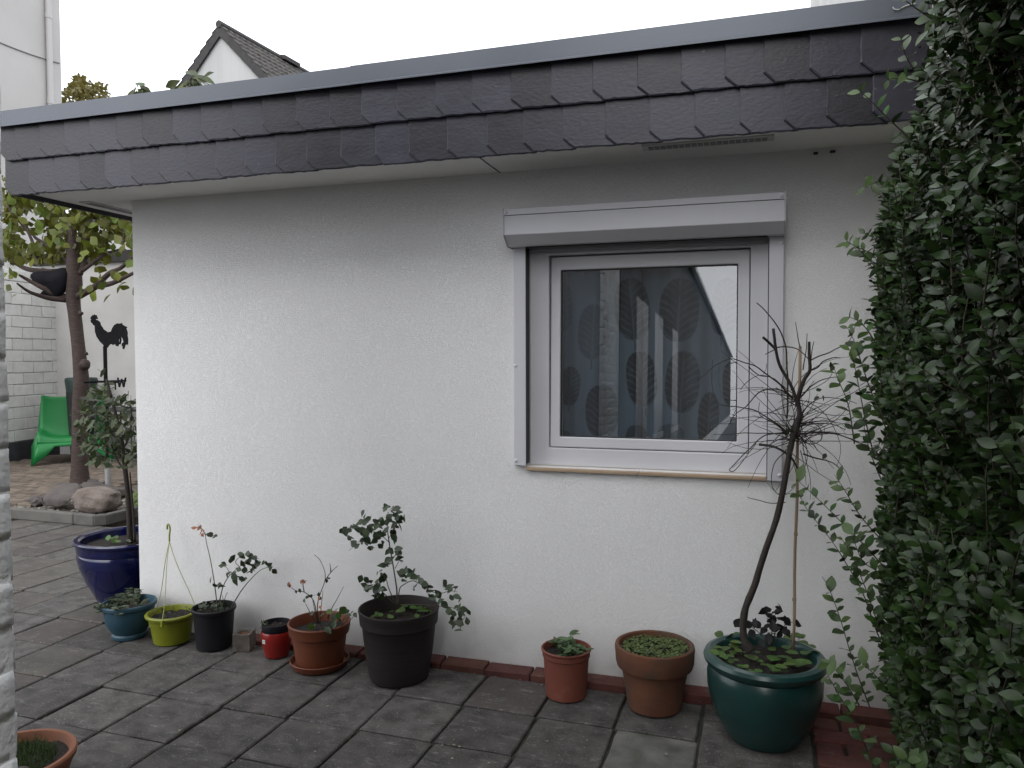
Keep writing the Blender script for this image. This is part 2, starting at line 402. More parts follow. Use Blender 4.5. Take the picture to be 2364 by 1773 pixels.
kerb_piece((-5.897, 5.712), (-5.812, 5.79)); kerb_piece((-5.81, 5.794), (-5.78, 6.75)); kerb_piece((-5.78, 6.755), (-5.75, 7.75))

# ================================================================== annex
PLASTER = plaster_mat()
annex = thing('garden_annex', 'white plastered flat-roofed annex with slate-clad eaves and one window', 'building', (-1.4, 5.2, -.016))
OX0, OX1, OZ0, OZ1 = -1.062, .079, 1.045, 2.14      # window opening
RX = .62
DEPTH = 9.2
wl = MB()
for a, b in (((CX, WY, -.3), (OX0, WY+.24, 2.62)), ((OX1, WY, -.3), (RX, WY+.24, 2.62)), ((OX0, WY, -.3), (OX1, WY+.24, OZ0)), ((OX0, WY, OZ1), (OX1, WY+.24, 2.62))):
    wl.box(a, b)
# one continuous outer skin with the opening: front as a frame of quads
wl = MB()
xs_ = [CX, OX0, OX1, RX]; zs_ = [-.3, OZ0, OZ1, 2.62]
for yy in (WY, WY+.24):
    k = len(wl.v)
    wl.v += [(x, yy, z) for z in zs_ for x in xs_]
    for j in range(3):
        for i in range(3):
            if (i, j) == (1, 1): continue
            wl.f.append((k+j*4+i, k+j*4+i+1, k+(j+1)*4+i+1, k+(j+1)*4+i))
for (p, q) in ((5, 6), (6, 10), (10, 9), (9, 5)): wl.f.append((p, q, q+16, p+16))
wl.box((CX, WY+.24, -.3), (CX+.24, DEPTH, 2.62)); wl.box((CX+.24, DEPTH-.24, -.3), (RX, DEPTH, 2.62)); wl.box((RX-.2, WY+.24, -.3), (RX, DEPTH-.24, 2.62))
wall = wl.build('wall', PLASTER, annex)
FY, FX, FZ0, FZ1 = 3.262, -3.905, 2.478, 2.905
SOFM = mat('soffit_white', (.78, .77, .75), (.83, .82, .80), 3, .8, .15, 90)
sf = MB(); sf.box((FX+.03, FY+.012, 2.515), (-1.20, WY+.02, 2.545)); sf.build('soffit', SOFM, annex)
sf = MB(); sf.box((-1.197, FY+.012, 2.514), (RX, WY+.02, 2.545)); sf.build('soffit', SOFM, annex)
sf = MB(); sf.box((FX+.03, WY+.021, 2.515), (CX+.02, DEPTH+.3, 2.545)); sf.build('soffit', SOFM, annex)
RFM = mat('roof_felt', (.05, .05, .055), (.08, .08, .085), 4, .9, .3, 60)
rf = MB(); rf.box((FX+.03, FY+.012, 2.625), (RX, DEPTH+.3, 2.88)); rf.build('roof', RFM, annex)
FASC = mat('fascia_board', (.02, .02, .022), (.03, .03, .033), 5, .8, .2, 80)
fb = MB(); fb.box((FX+.022, FY, FZ0+.028), (RX, FY+.011, 2.87)); fb.build('fascia_board', FASC, annex)
fb = MB(); fb.box((FX+.01, FY+.02, FZ0+.012), (FX+.026, DEPTH+.3, 2.87)); fb.build('fascia_board', FASC, annex)
# single slates, each cut at its lower left corner and laid over its left neighbour
SLATE = mat('slate', (0.01543, 0.01465, 0.02344), (0.02412, 0.02317, 0.0364), 9, .44, .4, 45, detail=8, vary=.48, hue=.015, spec=.5, stretch=(1, 1, 1.8), bdist=.003, rvar=.1,
            c3=(.13, .13, .145), s3=24, t3=.68, w3=.1)
def slate(x0, x1, z0, z1, yb, seed):
    rd = random.Random(seed); t = .008; ch = .046+rd.uniform(-.004, .006); chz = .046+rd.uniform(-.005, .006)
    xe = x1+.056                                         # tucked under the next one
    pts = [(x0, z1)]
    for k in range(1, 6): pts.append((x0+rd.uniform(-.0013, .0013), z1+(z0+chz-z1)*k/6))
    pts += [(x0, z0+chz), (x0+ch*.5+rd.uniform(-.0015, .0015), z0+chz*.5+rd.uniform(-.001, .001)), (x0+ch, z0)]
    nb = 9
    for k in range(1, nb): pts.append((x0+ch+(xe-x0-ch)*k/nb, z0+rd.uniform(-.0018, .0022)))
    pts += [(xe, z0+.001), (xe, z1)]
    n = len(pts); cxm = (x0+x1)/2
    def yy(x, z, front):                                  # tilt: left edge and lower edge stand proud
        return yb-.004-.012*(xe-x)/(xe-x0)-.004*(z1-z)/(z1-z0)-(t if front else 0)
    v = []; ins = .0045
    for (x, z) in pts: v.append((x, yy(x, z, 0), z))
    for (x, z) in pts: v.append((x, yy(x, z, 1)+.0025, z))
    zc = (z0+z1)/2
    for (x, z) in pts:
        dx, dz = cxm-x, zc-z; l_ = math.hypot(dx, dz); q = ins+rd.uniform(0, .004)*(z < z0+.06)
        xx, zz = x+dx/l_*q, z+dz/l_*q
        v.append((xx, yy(xx, zz, 1), zz))
    f = [tuple(range(n))]+[(i, (i+1) % n, n+(i+1) % n, n+i) for i in range(n)]+[(n+i, n+(i+1) % n, 2*n+(i+1) % n, 2*n+i) for i in range(n)]+[tuple(range(2*n, 3*n))]
    mb = MB(); mb.add(v, f); return mb.build('slate', SLATE, annex)
top = [-3.902, -3.80, -3.63, -3.463, -3.296, -3.122, -2.955, -2.771, -2.603, -2.419, -2.251, -2.064, -1.883, -1.718, -1.538, -1.35, -1.177, -0.998, -0.82, -0.64, -0.453, -0.277, -0.105, 0.042, 0.211, 0.391, 0.612]
bot = [-3.895, -3.73, -3.55, -3.38, -3.215, -3.045, -2.87, -2.70, -2.53, -2.36, -2.19, -2.017, -1.836, -1.656, -1.488, -1.301, -1.114, -0.945, -0.77, -0.589, -0.405, -0.223, -0.047, 0.121, 0.274, 0.438, 0.612]
for k, (a, b) in enumerate(zip(bot[:-1], bot[1:])): slate(a, b, FZ0+rs.uniform(-.002, .002), 2.70, FY, 100+k)
for k, (a, b) in enumerate(zip(top[:-1], top[1:])): slate(a, b, 2.663+rs.uniform(-.002, .002), 2.862, FY-.015, 200+k)
nl = mat('nail', (.02, .02, .02), rough=.5, metal=.6)
for xx, zz in ((.592, 2.80), (.594, 2.745)):
    mb = MB(); mb.lathe([(.0001, 0), (.005, 0), (.004, .003), (.0001, .004)], n=10); mb.v = [(xx+v[0], FY-.034-v[2], zz+v[1]) for v in mb.v]; mb.build('nail', nl, annex)
# sheet-metal coping in two lengths
COP = mat('coping_metal', (0.092, 0.1024, 0.124), (0.108, 0.1184, 0.1408), 2.2, .42, .05, 30, metal=.25, spec=.5, rvar=.06)
def coping(x0, x1, e=0.0):
    mb = MB(); y0 = FY-.062-e; z1 = 2.925+e
    prof = [(y0, 2.842), (y0-.006, 2.840), (y0-.006, 2.846), (y0-.0005, 2.851), (y0, z1), (y0+.34, z1+.012), (y0+.34, z1-.006), (y0+.003, z1-.006), (y0+.003, 2.842)]
    P = [(x0, y, z) for y, z in prof]; mb.prism(P, (x1-x0, 0, 0)); mb.build('coping', COP, annex)
coping(FX-.045, -1.744); coping(-1.76, .625, .0025)
mb = MB(); mb.box((FX-.045, FY+.275, 2.842), (FX-.02, DEPTH+.3, 2.924)); mb.box((FX-.02, FY+.275, 2.912), (FX+.25, DEPTH+.3, 2.924)); mb.build('coping', COP, annex)
# soffit vents
VENT = mat('vent_plastic', (.50, .50, .49), (.56, .56, .55), 5, .6)
VDARK = mat('vent_slot_shade', (.20, .20, .20), (.26, .26, .26), 60, .8)  # grey stands in for the shade inside the vent slots
def vent(x0, x1, y0, y1, along_x=True, n=19):
    mb = MB(); mb.box((x0, y0, 2.508), (x1, y1, 2.5165)); vo = mb.build('vent', VENT, annex, bevel=.002)
    L_ = (x1-x0) if along_x else (y1-y0); s_ = (L_-.05)/n
    for k in range(n):
        a = .025+k*s_+s_*.09; b = .025+k*s_+s_*.91
        mb = MB()
        if along_x: mb.box((x0+a, y0+(y1-y0)*.25, 2.5055), (x0+b, y1-(y1-y0)*.2, 2.5075))
        else: mb.box((x0+(x1-x0)*.25, y0+a, 2.5055), (x1-(x1-x0)*.2, y0+b, 2.5075))
        mb.build('slot', VDARK, vo)
p0, p1 = G(1540, 350, 2.51), G(1850, 318, 2.51)
vent(-.46, .09, 3.40, 3.485)
vent(-3.79, -3.71, 3.62, 4.55, False, 16)
mb = MB(); mb.tube([(-1.2, 3.30, 2.512), (-1.197, 3.42, 2.511), (-1.2, 3.55, 2.512), (-1.198, 3.69, 2.512)], .0022, 5); mb.build('soffit_crack', FASC, annex)
for q in ((.262, .28, 2.488), (.33, .352, 2.490)):
    mb = MB(); mb.box((q[0], 3.683, q[2]), (q[1], 3.699, q[2]+.008)); mb.build('gap', FASC, annex)

# ---- window with roller-shutter box, guide rails, sash tilted inwards
WHITE = mat('white_upvc', (0.5561, 0.5561, 0.5803), (0.6045, 0.6045, 0.6287), 2, .38, .03, 200, spec=.5)
ALU = mat('white_aluminium', (0.5351, 0.5351, 0.5669), (0.5733, 0.5733, 0.6052), 2, .42, .02, 200)
SEALGAP = mat('seal_and_gap_black', (.012, .012, .013), rough=.6)
def ring(mb, o, i, y0, y1):          # o, i = (x0, x1, z0, z1) outer and inner
    xo0, xo1, zo0, zo1 = o; xi0, xi1, zi0, zi1 = i
    k = len(mb.v)
    for yy in (y0, y1):
        mb.v += [(xo0, yy, zo0), (xo1, yy, zo0), (xo1, yy, zo1), (xo0, yy, zo1), (xi0, yy, zi0), (xi1, yy, zi0), (xi1, yy, zi1), (xi0, yy, zi1)]
    for a in range(4):
        b = (a+1) % 4
        mb.f += [(k+a, k+b, k+4+b, k+4+a), (k+8+a, k+8+4+a, k+8+4+b, k+8+b), (k+a, k+8+a, k+8+b, k+b), (k+4+a, k+4+b, k+12+b, k+12+a)]
    return mb
fr = ring(MB(), (OX0, OX1, OZ0, OZ1), (-.964, .000, 1.136, 2.100), WY+.050, WY+.135)
window = fr.build('window', WHITE, annex, bevel=.004)
# the sash leans in at the top: bottom edge stays in the frame
def tilt(mb, th=R(1.5), z0=1.12, y0=WY+.05):
    mb.v = [(x, y0+(y-y0)*math.cos(th)+(z-z0)*math.sin(th), z0+(z-z0)*math.cos(th)-(y-y0)*math.sin(th)) for x, y, z in mb.v]; return mb
tilt(ring(MB(), (-.960, -.004, 1.140, 2.094), (-.910, -.056, 1.192, 2.028), WY+.056, WY+.125)).build('sash', WHITE, window, bevel=.005)
tilt(ring(MB(), (-.912, -.054, 1.190, 2.030), (-.905, -.061, 1.197, 2.023), WY+.064, WY+.080)).build('seal_or_gap_shade', SEALGAP, window)
glass = bpy.data.materials.new('window_glass'); glass.use_nodes = True
t = glass.node_tree; n = t.nodes; l = t.links; n.remove(n['Principled BSDF'])
tr = n.new('ShaderNodeBsdfTransparent'); tr.inputs[0].default_value = (.86, .90, .92, 1); gl = n.new('ShaderNodeBsdfGlossy'); gl.inputs['Roughness'].default_value = 0.004
fz = n.new('ShaderNodeFresnel'); fz.inputs['IOR'].default_value = 2.8; mxs = n.new('ShaderNodeMixShader')
l.new(fz.outputs[0], mxs.inputs[0]); l.new(tr.outputs[0], mxs.inputs[1]); l.new(gl.outputs[0], mxs.inputs[2]); l.new(mxs.outputs[0], n['Material Output'].inputs[0])
mb = MB(); mb.add([(-.911, WY+.075, 1.191), (-.055, WY+.075, 1.191), (-.055, WY+.075, 2.029), (-.911, WY+.075, 2.029)], [(0, 1, 2, 3)]); tilt(mb).build('pane', glass, window)
mb = MB()
for x0, x1 in ((OX0+.0, OX0+.012), (-.02, -.008)): pass
mb = MB(); mb.box((-.99, WY+.136, 1.13), (-.95, WY+.15, 2.10)); mb.build('seal_or_gap_shade', SEALGAP, window)  # black backing strip paints the shade in the gap beside the sash
TILE = mat('beige_tile', (0.32, 0.232, 0.152), (0.376, 0.28, 0.192), 7, .6, .2, 60)
for x0, x1 in ((-1.066, -.503), (-.499, .076)):
    mb = MB(); mb.prism([(x0, WY-.022, 1.026), (x0, WY+.056, 1.033), (x0, WY+.056, 1.046), (x0, WY-.022, 1.040)], (x1-x0, 0, 0)); mb.build('sill_tile', TILE, window, bevel=.002)
for q in (-.30, -.02, -.97):
    mb = MB(); mb.box((q, WY+.052, 1.068), (q+.022, WY+.0545, 1.073)); mb.build('drain_slot', SEALGAP, window)
SCREW = mat('screw_cap', (.62, .62, .64), rough=.35)
def screw(parent, x, y, z):
    mb = MB(); mb.lathe([(.0085, 0), (.0085, .002), (.006, .0045), (.0001, .0052)], n=14); mb.v = [(x+v[0], y-v[2], z+v[1]) for v in mb.v]; mb.build('screw', SCREW, parent, smooth=True, angle=40)
for x0, x1, sx in ((-1.125, -1.062, -1.115), (.079, .143, .132)):
    mb = MB(); zt = 2.15; zb = 1.05 if sx < 0 else 1.027
    mb.box((x0, WY-.030, zb), (x1, WY-.001, zt)); ra = mb.build('guide_rail', ALU, annex, bevel=.003)
    mb = MB(); mb.box((x0 if sx > 0 else x1-.011, WY-.0305, zb+.001), (x0+.011 if sx > 0 else x1, WY-.0295, zt-.001))
    for zz in ((1.075, 1.55) if sx < 0 else (1.055, 2.10)): screw(ra, sx, WY-.030, zz)
    mb = MB(); xx = x1-.004 if sx < 0 else x0-.004
    mb.box((xx+.002, WY-.029, zb+.01), (xx+.0065, WY+.03, zt)); mb.build('brush_seal', SEALGAP, ra)
sb = MB(); by = WY-.155
prof = [(WY-.001, 2.30), (by, 2.30), (by, 2.178), (by+.062, 2.132), (WY-.001, 2.132)]
sb.prism([(-1.134, y, z) for y, z in prof], (1.273, 0, 0)); bx_ = sb.build('shutter_box', ALU, annex, bevel=.003)
mb = MB(); mb.box((-1.134, by-.0035, 2.272), (.139, by-.0005, 2.3005)); mb.build('cover_flange', ALU, bx_, bevel=.001)
mb = MB(); mb.box((-1.133, by-.0015, 2.2695), (.138, by-.0004, 2.2718)); mb.build('seam', SEALGAP, bx_)
for x0 in (-1.1375, .1392):
    mb = MB(); mb.prism([(x0, y, z) for y, z in ((WY-.001, 2.303), (by-.005, 2.303), (by-.005, 2.176), (by+.060, 2.128), (WY-.001, 2.128))], (.0033, 0, 0)); mb.build('end_cap', ALU, bx_)
for x0 in (-1.122, .126): screw(bx_, x0, by-.0035, 2.286)
mb = MB(); mb.box((-1.055, WY-.06, 2.1265), (.072, WY-.045, 2.1315)); mb.build('slot', SEALGAP, bx_)
mb = MB(); mb.box((-1.055, WY+.005, 2.112), (.072, WY+.03, 2.139)); mb.build('shutter_end_bar', mat('end_bar', (.22, .22, .23), rough=.5), bx_, bevel=.003)

# ---- curtain printed with large leaves, hanging behind the pane
PRN = [(745, 650, 78, 145, -.10, .8), (970, 655, 88, 145, .05, .85), (790, 985, 68, 128, -.12, 1.), (985, 1000, 76, 142, .06, 1.), (600, 1140, 76, 125, 0, .9),
       (445, 1020, 52, 95, .1, .85), (765, 1275, 48, 70, 0, .8), (930, 1265, 62, 62, 0, .55), (1110, 1180, 46, 125, .06, .9), (1190, 640, 60, 130, .1, .6), (410, 1280, 40, 50, 0, .6),
       (1235, 1010, 50, 110, 0, .8), (560, 760, 70, 130, .05, .45), (400, 640, 60, 120, 0, .4)]
leaves = []
for (zx, zy, a, b, an, st) in PRN:
    c = YP(1100+zx/2.074, 400+zy/2.074, WY+.16); sc = 3.95/1777/2.074
    leaves.append((c.x, c.z, a*sc*1.05, b*sc*1.02, an, st))
nu, nv = 230, 210
cv = []; cc = []
for j in range(nv+1):
    for i in range(nu+1):
        x = -1.0+1.02*i/nu; z = 1.10+1.0*j/nv
        y = WY+.16+.012*math.sin(x*27+1)+.009*math.sin(x*61)+.004*math.sin(z*3+x*9)+(.02*math.exp(-((x+.515)/.012)**2))
        col = np.array([.092, .122, .150])
        for (cx0, cz0, a, b, an, st) in leaves:
            dx, dz = x-cx0, z-cz0; u = dx*math.cos(an)-dz*math.sin(an); v_ = dx*math.sin(an)+dz*math.cos(an)
            e = (abs(u)/a)**2.2+(abs(v_)/b)**2.6
            if e < 1:
                sv = ((v_-abs(u)*1.15+.45*u*u/a)/b*4.2+.25*noise.noise(Vector((x*30, z*30, cx0*9))))%1.0
                vein = math.exp(-((sv-.5)/.11)**2); mid = math.exp(-(u/(a*.05))**2)
                k = min(1, st*1.15)*(1.0-.5*vein*min(1, abs(u)/a*4)-.45*mid+.22*noise.noise(Vector((x*22, z*12, cz0*7)))-.18*(u > 0))
                k *= min(1, (1-e)*9)
                col = col*(1-min(k, .95))+np.array([.008, .010, .014])*min(k, .95)
            elif abs(u) < .004 and -b*1.35 < v_ < -b: col = col*.5
        if abs(x+.515) < .006: col = col*.35  # shade of the fold between the panels, put into the cloth colour
        cv.append((x, y, z)); cc.append((*col, 1))
mb = MB(); mb.v = cv; mb.f = [(j*(nu+1)+i, j*(nu+1)+i+1, (j+1)*(nu+1)+i+1, (j+1)*(nu+1)+i) for j in range(nv) for i in range(nu)]
CUR = bpy.data.materials.new('curtain_cloth'); CUR.use_nodes = True; t = CUR.node_tree; n = t.nodes; l = t.links
vc = n.new('ShaderNodeVertexColor'); vc.layer_name = 'print'; l.new(vc.outputs[0], n['Principled BSDF'].inputs['Base Color']); n['Principled BSDF'].inputs['Roughness'].default_value = .9
cur = mb.build('curtain', CUR, origin=(-.49, WY+.16, 1.10), smooth=True, label='pale curtain printed with large dark leaves behind the window pane', cat='curtain')
ca = cur.data.color_attributes.new('print', 'FLOAT_COLOR', 'POINT'); ca.data.foreach_set('color', [c for q in cc for c in q])
mb = MB(); mb.box((OX0, WY+.15, 2.10), (OX1, WY+.172, 2.118))
rod = mb.build('curtain_rail', mat('rail_dark', (.05, .05, .05)), cur)
# ================================================================== neighbouring houses
PAINTB = mat('painted_brick', (.70, .70, .70), (.78, .78, .78), 18, .75, .6, 70, detail=8, vary=.04, c3=(.22, .21, .2), s3=14, t3=.74, w3=.04, bdist=.006, coord='world')
LX, LY, LH = -1.212, 1.0, 4.04
nb = thing('brick_house', 'white painted rough brick house corner close at the left edge', 'building', (LX-.7, LY-2, -.016))
mb = MB(); mb.box((-3.7, -45, -.3), (LX-.001, LY-.001, LH-.05)); mb.build('wall', PAINTB, nb)
mb = MB(); mb.box((-3.7, LY-.0005, -.29), (LX-.03, LY+.010, LH-.05)); mb.build('reflection_coat', mat('reflection_grey', (.20, .20, .21), (.25, .25, .26), 3, .9, .4, 120), nb)  # unseen grey face added to darken the reflection in the annex window
def rough_brick(sx, sy, sz, seed, amp=.0024):
    mb = MB(); nx, ny, nz = 14, 7, 5; idx = {}
    def vid(i, j, k):
        if (i, j, k) in idx: return idx[i, j, k]
        x, y, z = (i/nx-.5)*sx, (j/ny-.5)*sy, (k/nz-.5)*sz
        p = Vector((x, y, z)); c = Vector((max(-sx/2+.0035, min(sx/2-.0035, x)), max(-sy/2+.0035, min(sy/2-.0035, y)), max(-sz/2+.0035, min(sz/2-.0035, z))))
        dv = p-c
        if dv.length > .0035: p = c+dv.normalized()*.0035
        d_ = noise.noise_vector(p*38+Vector((seed*7.3, 0, 0)))*amp+noise.noise_vector(p*110+Vector((0, seed*3.1, 0)))*amp*.5
        p += d_; mb.v.append(tuple(p)); idx[i, j, k] = len(mb.v)-1; return idx[i, j, k]
    for k in (0, nz):
        for i in range(nx):
            for j in range(ny): mb.f.append((vid(i, j, k), vid(i+1, j, k), vid(i+1, j+1, k), vid(i, j+1, k)))
    for j in (0, ny):
        for i in range(nx):
            for k in range(nz): mb.f.append((vid(i, j, k), vid(i+1, j, k), vid(i+1, j, k+1), vid(i, j, k+1)))
    for i in (0, nx):
        for j in range(ny):
            for k in range(nz): mb.f.append((vid(i, j, k), vid(i, j+1, k), vid(i, j+1, k+1), vid(i, j, k+1)))
    bm = bmesh.new(); me = mb.mesh('brick', PAINTB, smooth=True); bm.from_mesh(me); bmesh.ops.recalc_face_normals(bm, faces=bm.faces); bm.to_mesh(me); bm.free(); return me
rb = [rough_brick(.252, .112, .0762, k) for k in range(7)]
for c_ in range(44):
    z = .02+c_*.077
    for q in range(1):
        xo = LX-.112-.128-q*.2555 if c_ % 2 == 0 else LX-.248-.128-q*.2555
        o = place('brick', rb[(c_*5+q+2) % 7], nb, (xo, LY-.056, z)); o.rotation_euler = (0, 0, rs.uniform(-.008, .008)+rs.choice((0, math.pi)))
    for q in range(3):
        if c_ % 2 == 0: pos, rot = ((LX-.056, LY-.1225-q*.255, z), math.pi/2)
        else: pos, rot = ((LX-.1225 if q == 0 else LX-.056, LY-.056 if q == 0 else LY-.112-.13-(q-1)*.255, z), 0 if q == 0 else math.pi/2)
        o = place('brick', rb[(c_*3+q) % 7], nb, pos); o.rotation_euler = (0, 0, rot+rs.uniform(-.012, .012)+rs.choice((0, math.pi)))
ROOFD = mat('dark_roof', (.035, .032, .03), (.06, .055, .05), 12, .85, .5, 30)
mb = MB(); mb.box((-3.8, -45.2, LH-.045), (LX+.06, 1.1, LH+.06)); mb.build('roof', ROOFD, nb)
mb = MB(); mb.box((LX+.062, -45.2, LH-.06), (LX+.15, 1.11, LH+.05)); mb.build('gutter', mat('gutter_white', (.7, .7, .7), rough=.4), nb, bevel=.02)
REFL = mat('reflection_dark', (.03, .027, .025), (.05, .045, .04), 5, .8, .4, 40, stretch=(1, 1, 20))
mb = MB(); mb.box((LX-.011, -44.9, .25), (LX+.012, .15, LH-.07)); mb.build('reflection_panel', REFL, nb)  # unseen dark sheet added so the pane mirrors a dark side wall
for ya in (-.9, -2.6, -5.0):  # unseen panels added for the upright bars mirrored in the annex pane
    mb = MB(); mb.box((LX-.03, ya-1.0, .9 if ya > -4 else 0), (LX+.02, ya, 2.5)); wo = mb.build('window', mat('reflection_bar', (.12, .12, .125), rough=.4), nb)
    mb = MB(); mb.box((LX-.026, ya-1.06, .82), (LX+.03, ya+.06, .9)); mb.build('reflection_sill', WHITE, wo)
BEIGE = mat('beige_render', (0.54, 0.513, 0.441), (0.594, 0.567, 0.495), 2.5, .9, .7, 220, bdist=.003)
GREYR = mat('streaked_render', (0.493, 0.493, 0.476), (0.595, 0.595, 0.578), 2.0, .9, .4, 150, stretch=(1, 1, .08), detail=7)
BX = .6275
mb = MB(); mb.box((BX, -6, -.3), (BX+6, 3.95, 3.55)); mb.build('beige_house', BEIGE, origin=(3.6, -1, -.3), label='beige rendered house wall behind the hedge at the right', cat='building')
mb = MB(); mb.box((BX+.004, 3.96, -.3), (BX+6, 9.6, 6.9)); mb.build('grey_house', GREYR, origin=(3.6, 6.8, -.3), label='pale grey streaked house wall rising behind the right end of the roof', cat='building')
# tall white house far left
WHR = mat('white_render', (0.4224, 0.4118, 0.3978), (0.4787, 0.4682, 0.4541), .8, .9, .3, 120, detail=7, c3=(.5, .48, .46), s3=1.2, t3=.6, w3=.2)
th_ = thing('white_house', 'tall white rendered house with downpipe at the upper left edge', 'building', (-14, 9, -.3))
mb = MB(); mb.box((-17, 4.5, -.3), (-12, 11.14, 13)); mb.build('wall', WHR, th_)
yd = XP(108, 120, -12).y
PIPEM = mat('downpipe_paint', (.44, .425, .415), rough=.45)
mb = MB(); mb.tube([(-11.94, yd, -.2), (-11.94, yd, 12.5)], .05, 12); dp = mb.build('downpipe', PIPEM, th_, smooth=True, angle=40)
for zz in (5.2, 6.1, 7.6, 9.0):
    mb = MB(); mb.tube([(-11.94, yd, zz), (-11.94, yd, zz+.09)], .058, 12); mb.build('pipe_collar', PIPEM, dp)
a = XP(0, 98, -12); b = XP(136, 146, -12)
mb = MB(); P_ = [Vector((-11.985, a.y-.3, a.z)).lerp(Vector((-11.985, b.y, b.z)), k/8)+Vector((0, 0, -.03*math.sin(k/8*math.pi))) for k in range(9)]
mb.tube(P_, .011, 5); mb.build('cable', mat('cable_grey', (.25, .25, .25)), th_)
# far gabled house
GX, GY = -18.57, 24.0; gd = Vector((.065, .998, 0)); gs = Vector((.998, -.065, 0)); AP = Vector((GX+.15, GY, 13.5)); HW = 7.0; SL = 1.01; LEN = 26
gh = thing('gabled_house', 'white gabled house with steep dark tiled roof beyond the annex', 'building', (GX, GY+8, -.3))
GW = mat('stained_gable', (0.3226, 0.3283, 0.3226), (0.4032, 0.4032, 0.3974), 1.6, .9, .3, 60, stretch=(1, 1, .12), detail=8)
base = AP-Vector((0, 0, .28)); ez = base.z-HW*SL
poly = [base, base+gs*HW-Vector((0, 0, HW*SL)), Vector((*(base+gs*HW).xy, -.3)), Vector((*(base-gs*HW).xy, -.3)), base-gs*HW-Vector((0, 0, HW*SL))]
mb = MB(); mb.prism(poly, gd*LEN); mb.build('wall', GW, gh)
TILEM = mat('roof_tile', (0.0315, 0.028, 0.0252), (0.07, 0.0644, 0.0574), 3.5, .85, .5, 14, detail=8, c3=(.16, .15, .13), s3=5, t3=.62, w3=.12)
for sgn in (1, -1):
    mb = MB(); nr = 26; nc = 170 if sgn > 0 else 2; eave = HW+.5
    for r_ in range(nr):
        d0, d1 = eave*r_/nr, eave*(r_+1.08)/nr
        rows = []
        for d_, lift in ((d0, .06), (d1, .13), (d1, .07)):
            rows.append([AP+gs*(sgn*d_)+gd*(-.12+(LEN+.6)*c/nc)+Vector((0, 0, -d_*SL+lift*1.2+(.055*(c % 2)))) for c in range(nc+1)])
        k = len(mb.v)
        for rw in rows: mb.v += [tuple(p) for p in rw]
        for q in range(2):
            for c in range(nc): mb.f.append((k+q*(nc+1)+c, k+q*(nc+1)+c+1, k+(q+1)*(nc+1)+c+1, k+(q+1)*(nc+1)+c))
    mb.build('tiles', TILEM, gh, kind='stuff')
SLB = mat('verge_slate', (0.0245, 0.0231, 0.0238), (0.0385, 0.0364, 0.035), 6, .8, .4, 20)
for sgn in (1, -1):
    n_ = 16
    for k in range(n_):
        d0, d1 = (HW+.5)*k/n_, (HW+.5)*(k+1.05)/n_
        a = AP+gs*(sgn*d0)-gd*.10+Vector((0, 0, -d0*SL+.10)); b = AP+gs*(sgn*d1)-gd*.10+Vector((0, 0, -d1*SL+.12))
        mb = MB(); mb.prism([a, b, b-Vector((0, 0, .42)), a-Vector((0, 0, .42))], gd*.07); mb.build('verge_board', SLB, gh)
mb = MB(); mb.tube([AP-gd*.13+Vector((0, 0, .1)), AP+gd*(LEN+.3)+Vector((0, 0, .1))], .14, 8); mb.build('ridge', SLB, gh)
lo, hi = 0., LEN
for _ in range(40):
    md = (lo+hi)/2
    if proj(AP+gd*md)[0] < 662: lo = md
    else: hi = md
q = AP+gd*lo+Vector((0, 0, .12)); mb = MB(); mb.prism([q-gd*.5-gs*.25, q+gd*.5-gs*.25, q+gd*.5+gs*.3-Vector((0, 0, .1)), q-gd*.5+gs*.3-Vector((0, 0, .1))], (0, 0, .16)); mb.build('roof_hatch', SLB, gh)

# ---- yard behind: white block wall, plaster wall
BW = mat('painted_block', (0.558, 0.558, 0.531), (0.63, 0.6255, 0.603), 10, .85, .6, 60, vary=.06, hue=.01, c3=(.30, .29, .27), s3=16, t3=.70, w3=.04, bdist=.004)
MORT = mat('painted_joint', (.46, .46, .44), (.58, .58, .56), 14, .9, .8, 50, c3=(.05, .05, .048), s3=5, t3=.60, w3=.04)
W0 = G(24, 1065, TZ); wd_ = Vector((-.141, .99, 0)); wn = Vector((.99, .141, 0))
def u_at(px):
    lo, hi = -6., 12.
    for _ in range(50):
        md = (lo+hi)/2
        if proj(W0+wd_*md)[0] < px: lo = md
        else: hi = md
    return lo
uE = u_at(148); uA = u_at(2)-1.2; WT = 2.95
bwt = thing('block_wall', 'white painted block wall of the yard behind the green chair', 'wall', W0+wd_*uE-Vector((0, 0, .0)))
p = W0+wd_*uA; q = W0+wd_*uE
mb = MB(); mb.prism([Vector((*(p-wn*.012).xy, -.29)), Vector((*(q-wn*.012).xy, -.29)), Vector((*(q-wn*.24).xy, -.29)), Vector((*(p-wn*.24).xy, -.29))], (0, 0, WT+.29)); mb.build('core', MORT, bwt)
mb = MB(); mb.prism([Vector((*(p+wn*.03).xy, -.2)), Vector((*(q+wn*.03).xy, -.2)), Vector((*(q-wn*.011).xy, -.2)), Vector((*(p-wn*.011).xy, -.2))], (0, 0, .2+TZ+.27)); mb.build('plinth', mat('tar_plinth', (.022, .022, .026), (.04, .04, .045), 6, .75, .4, 40), bwt, bevel=.01)
bl = (u_at(125.4)-u_at(34.7))/2; bh = .166; z0 = TZ+.275; u0 = u_at(34.7)
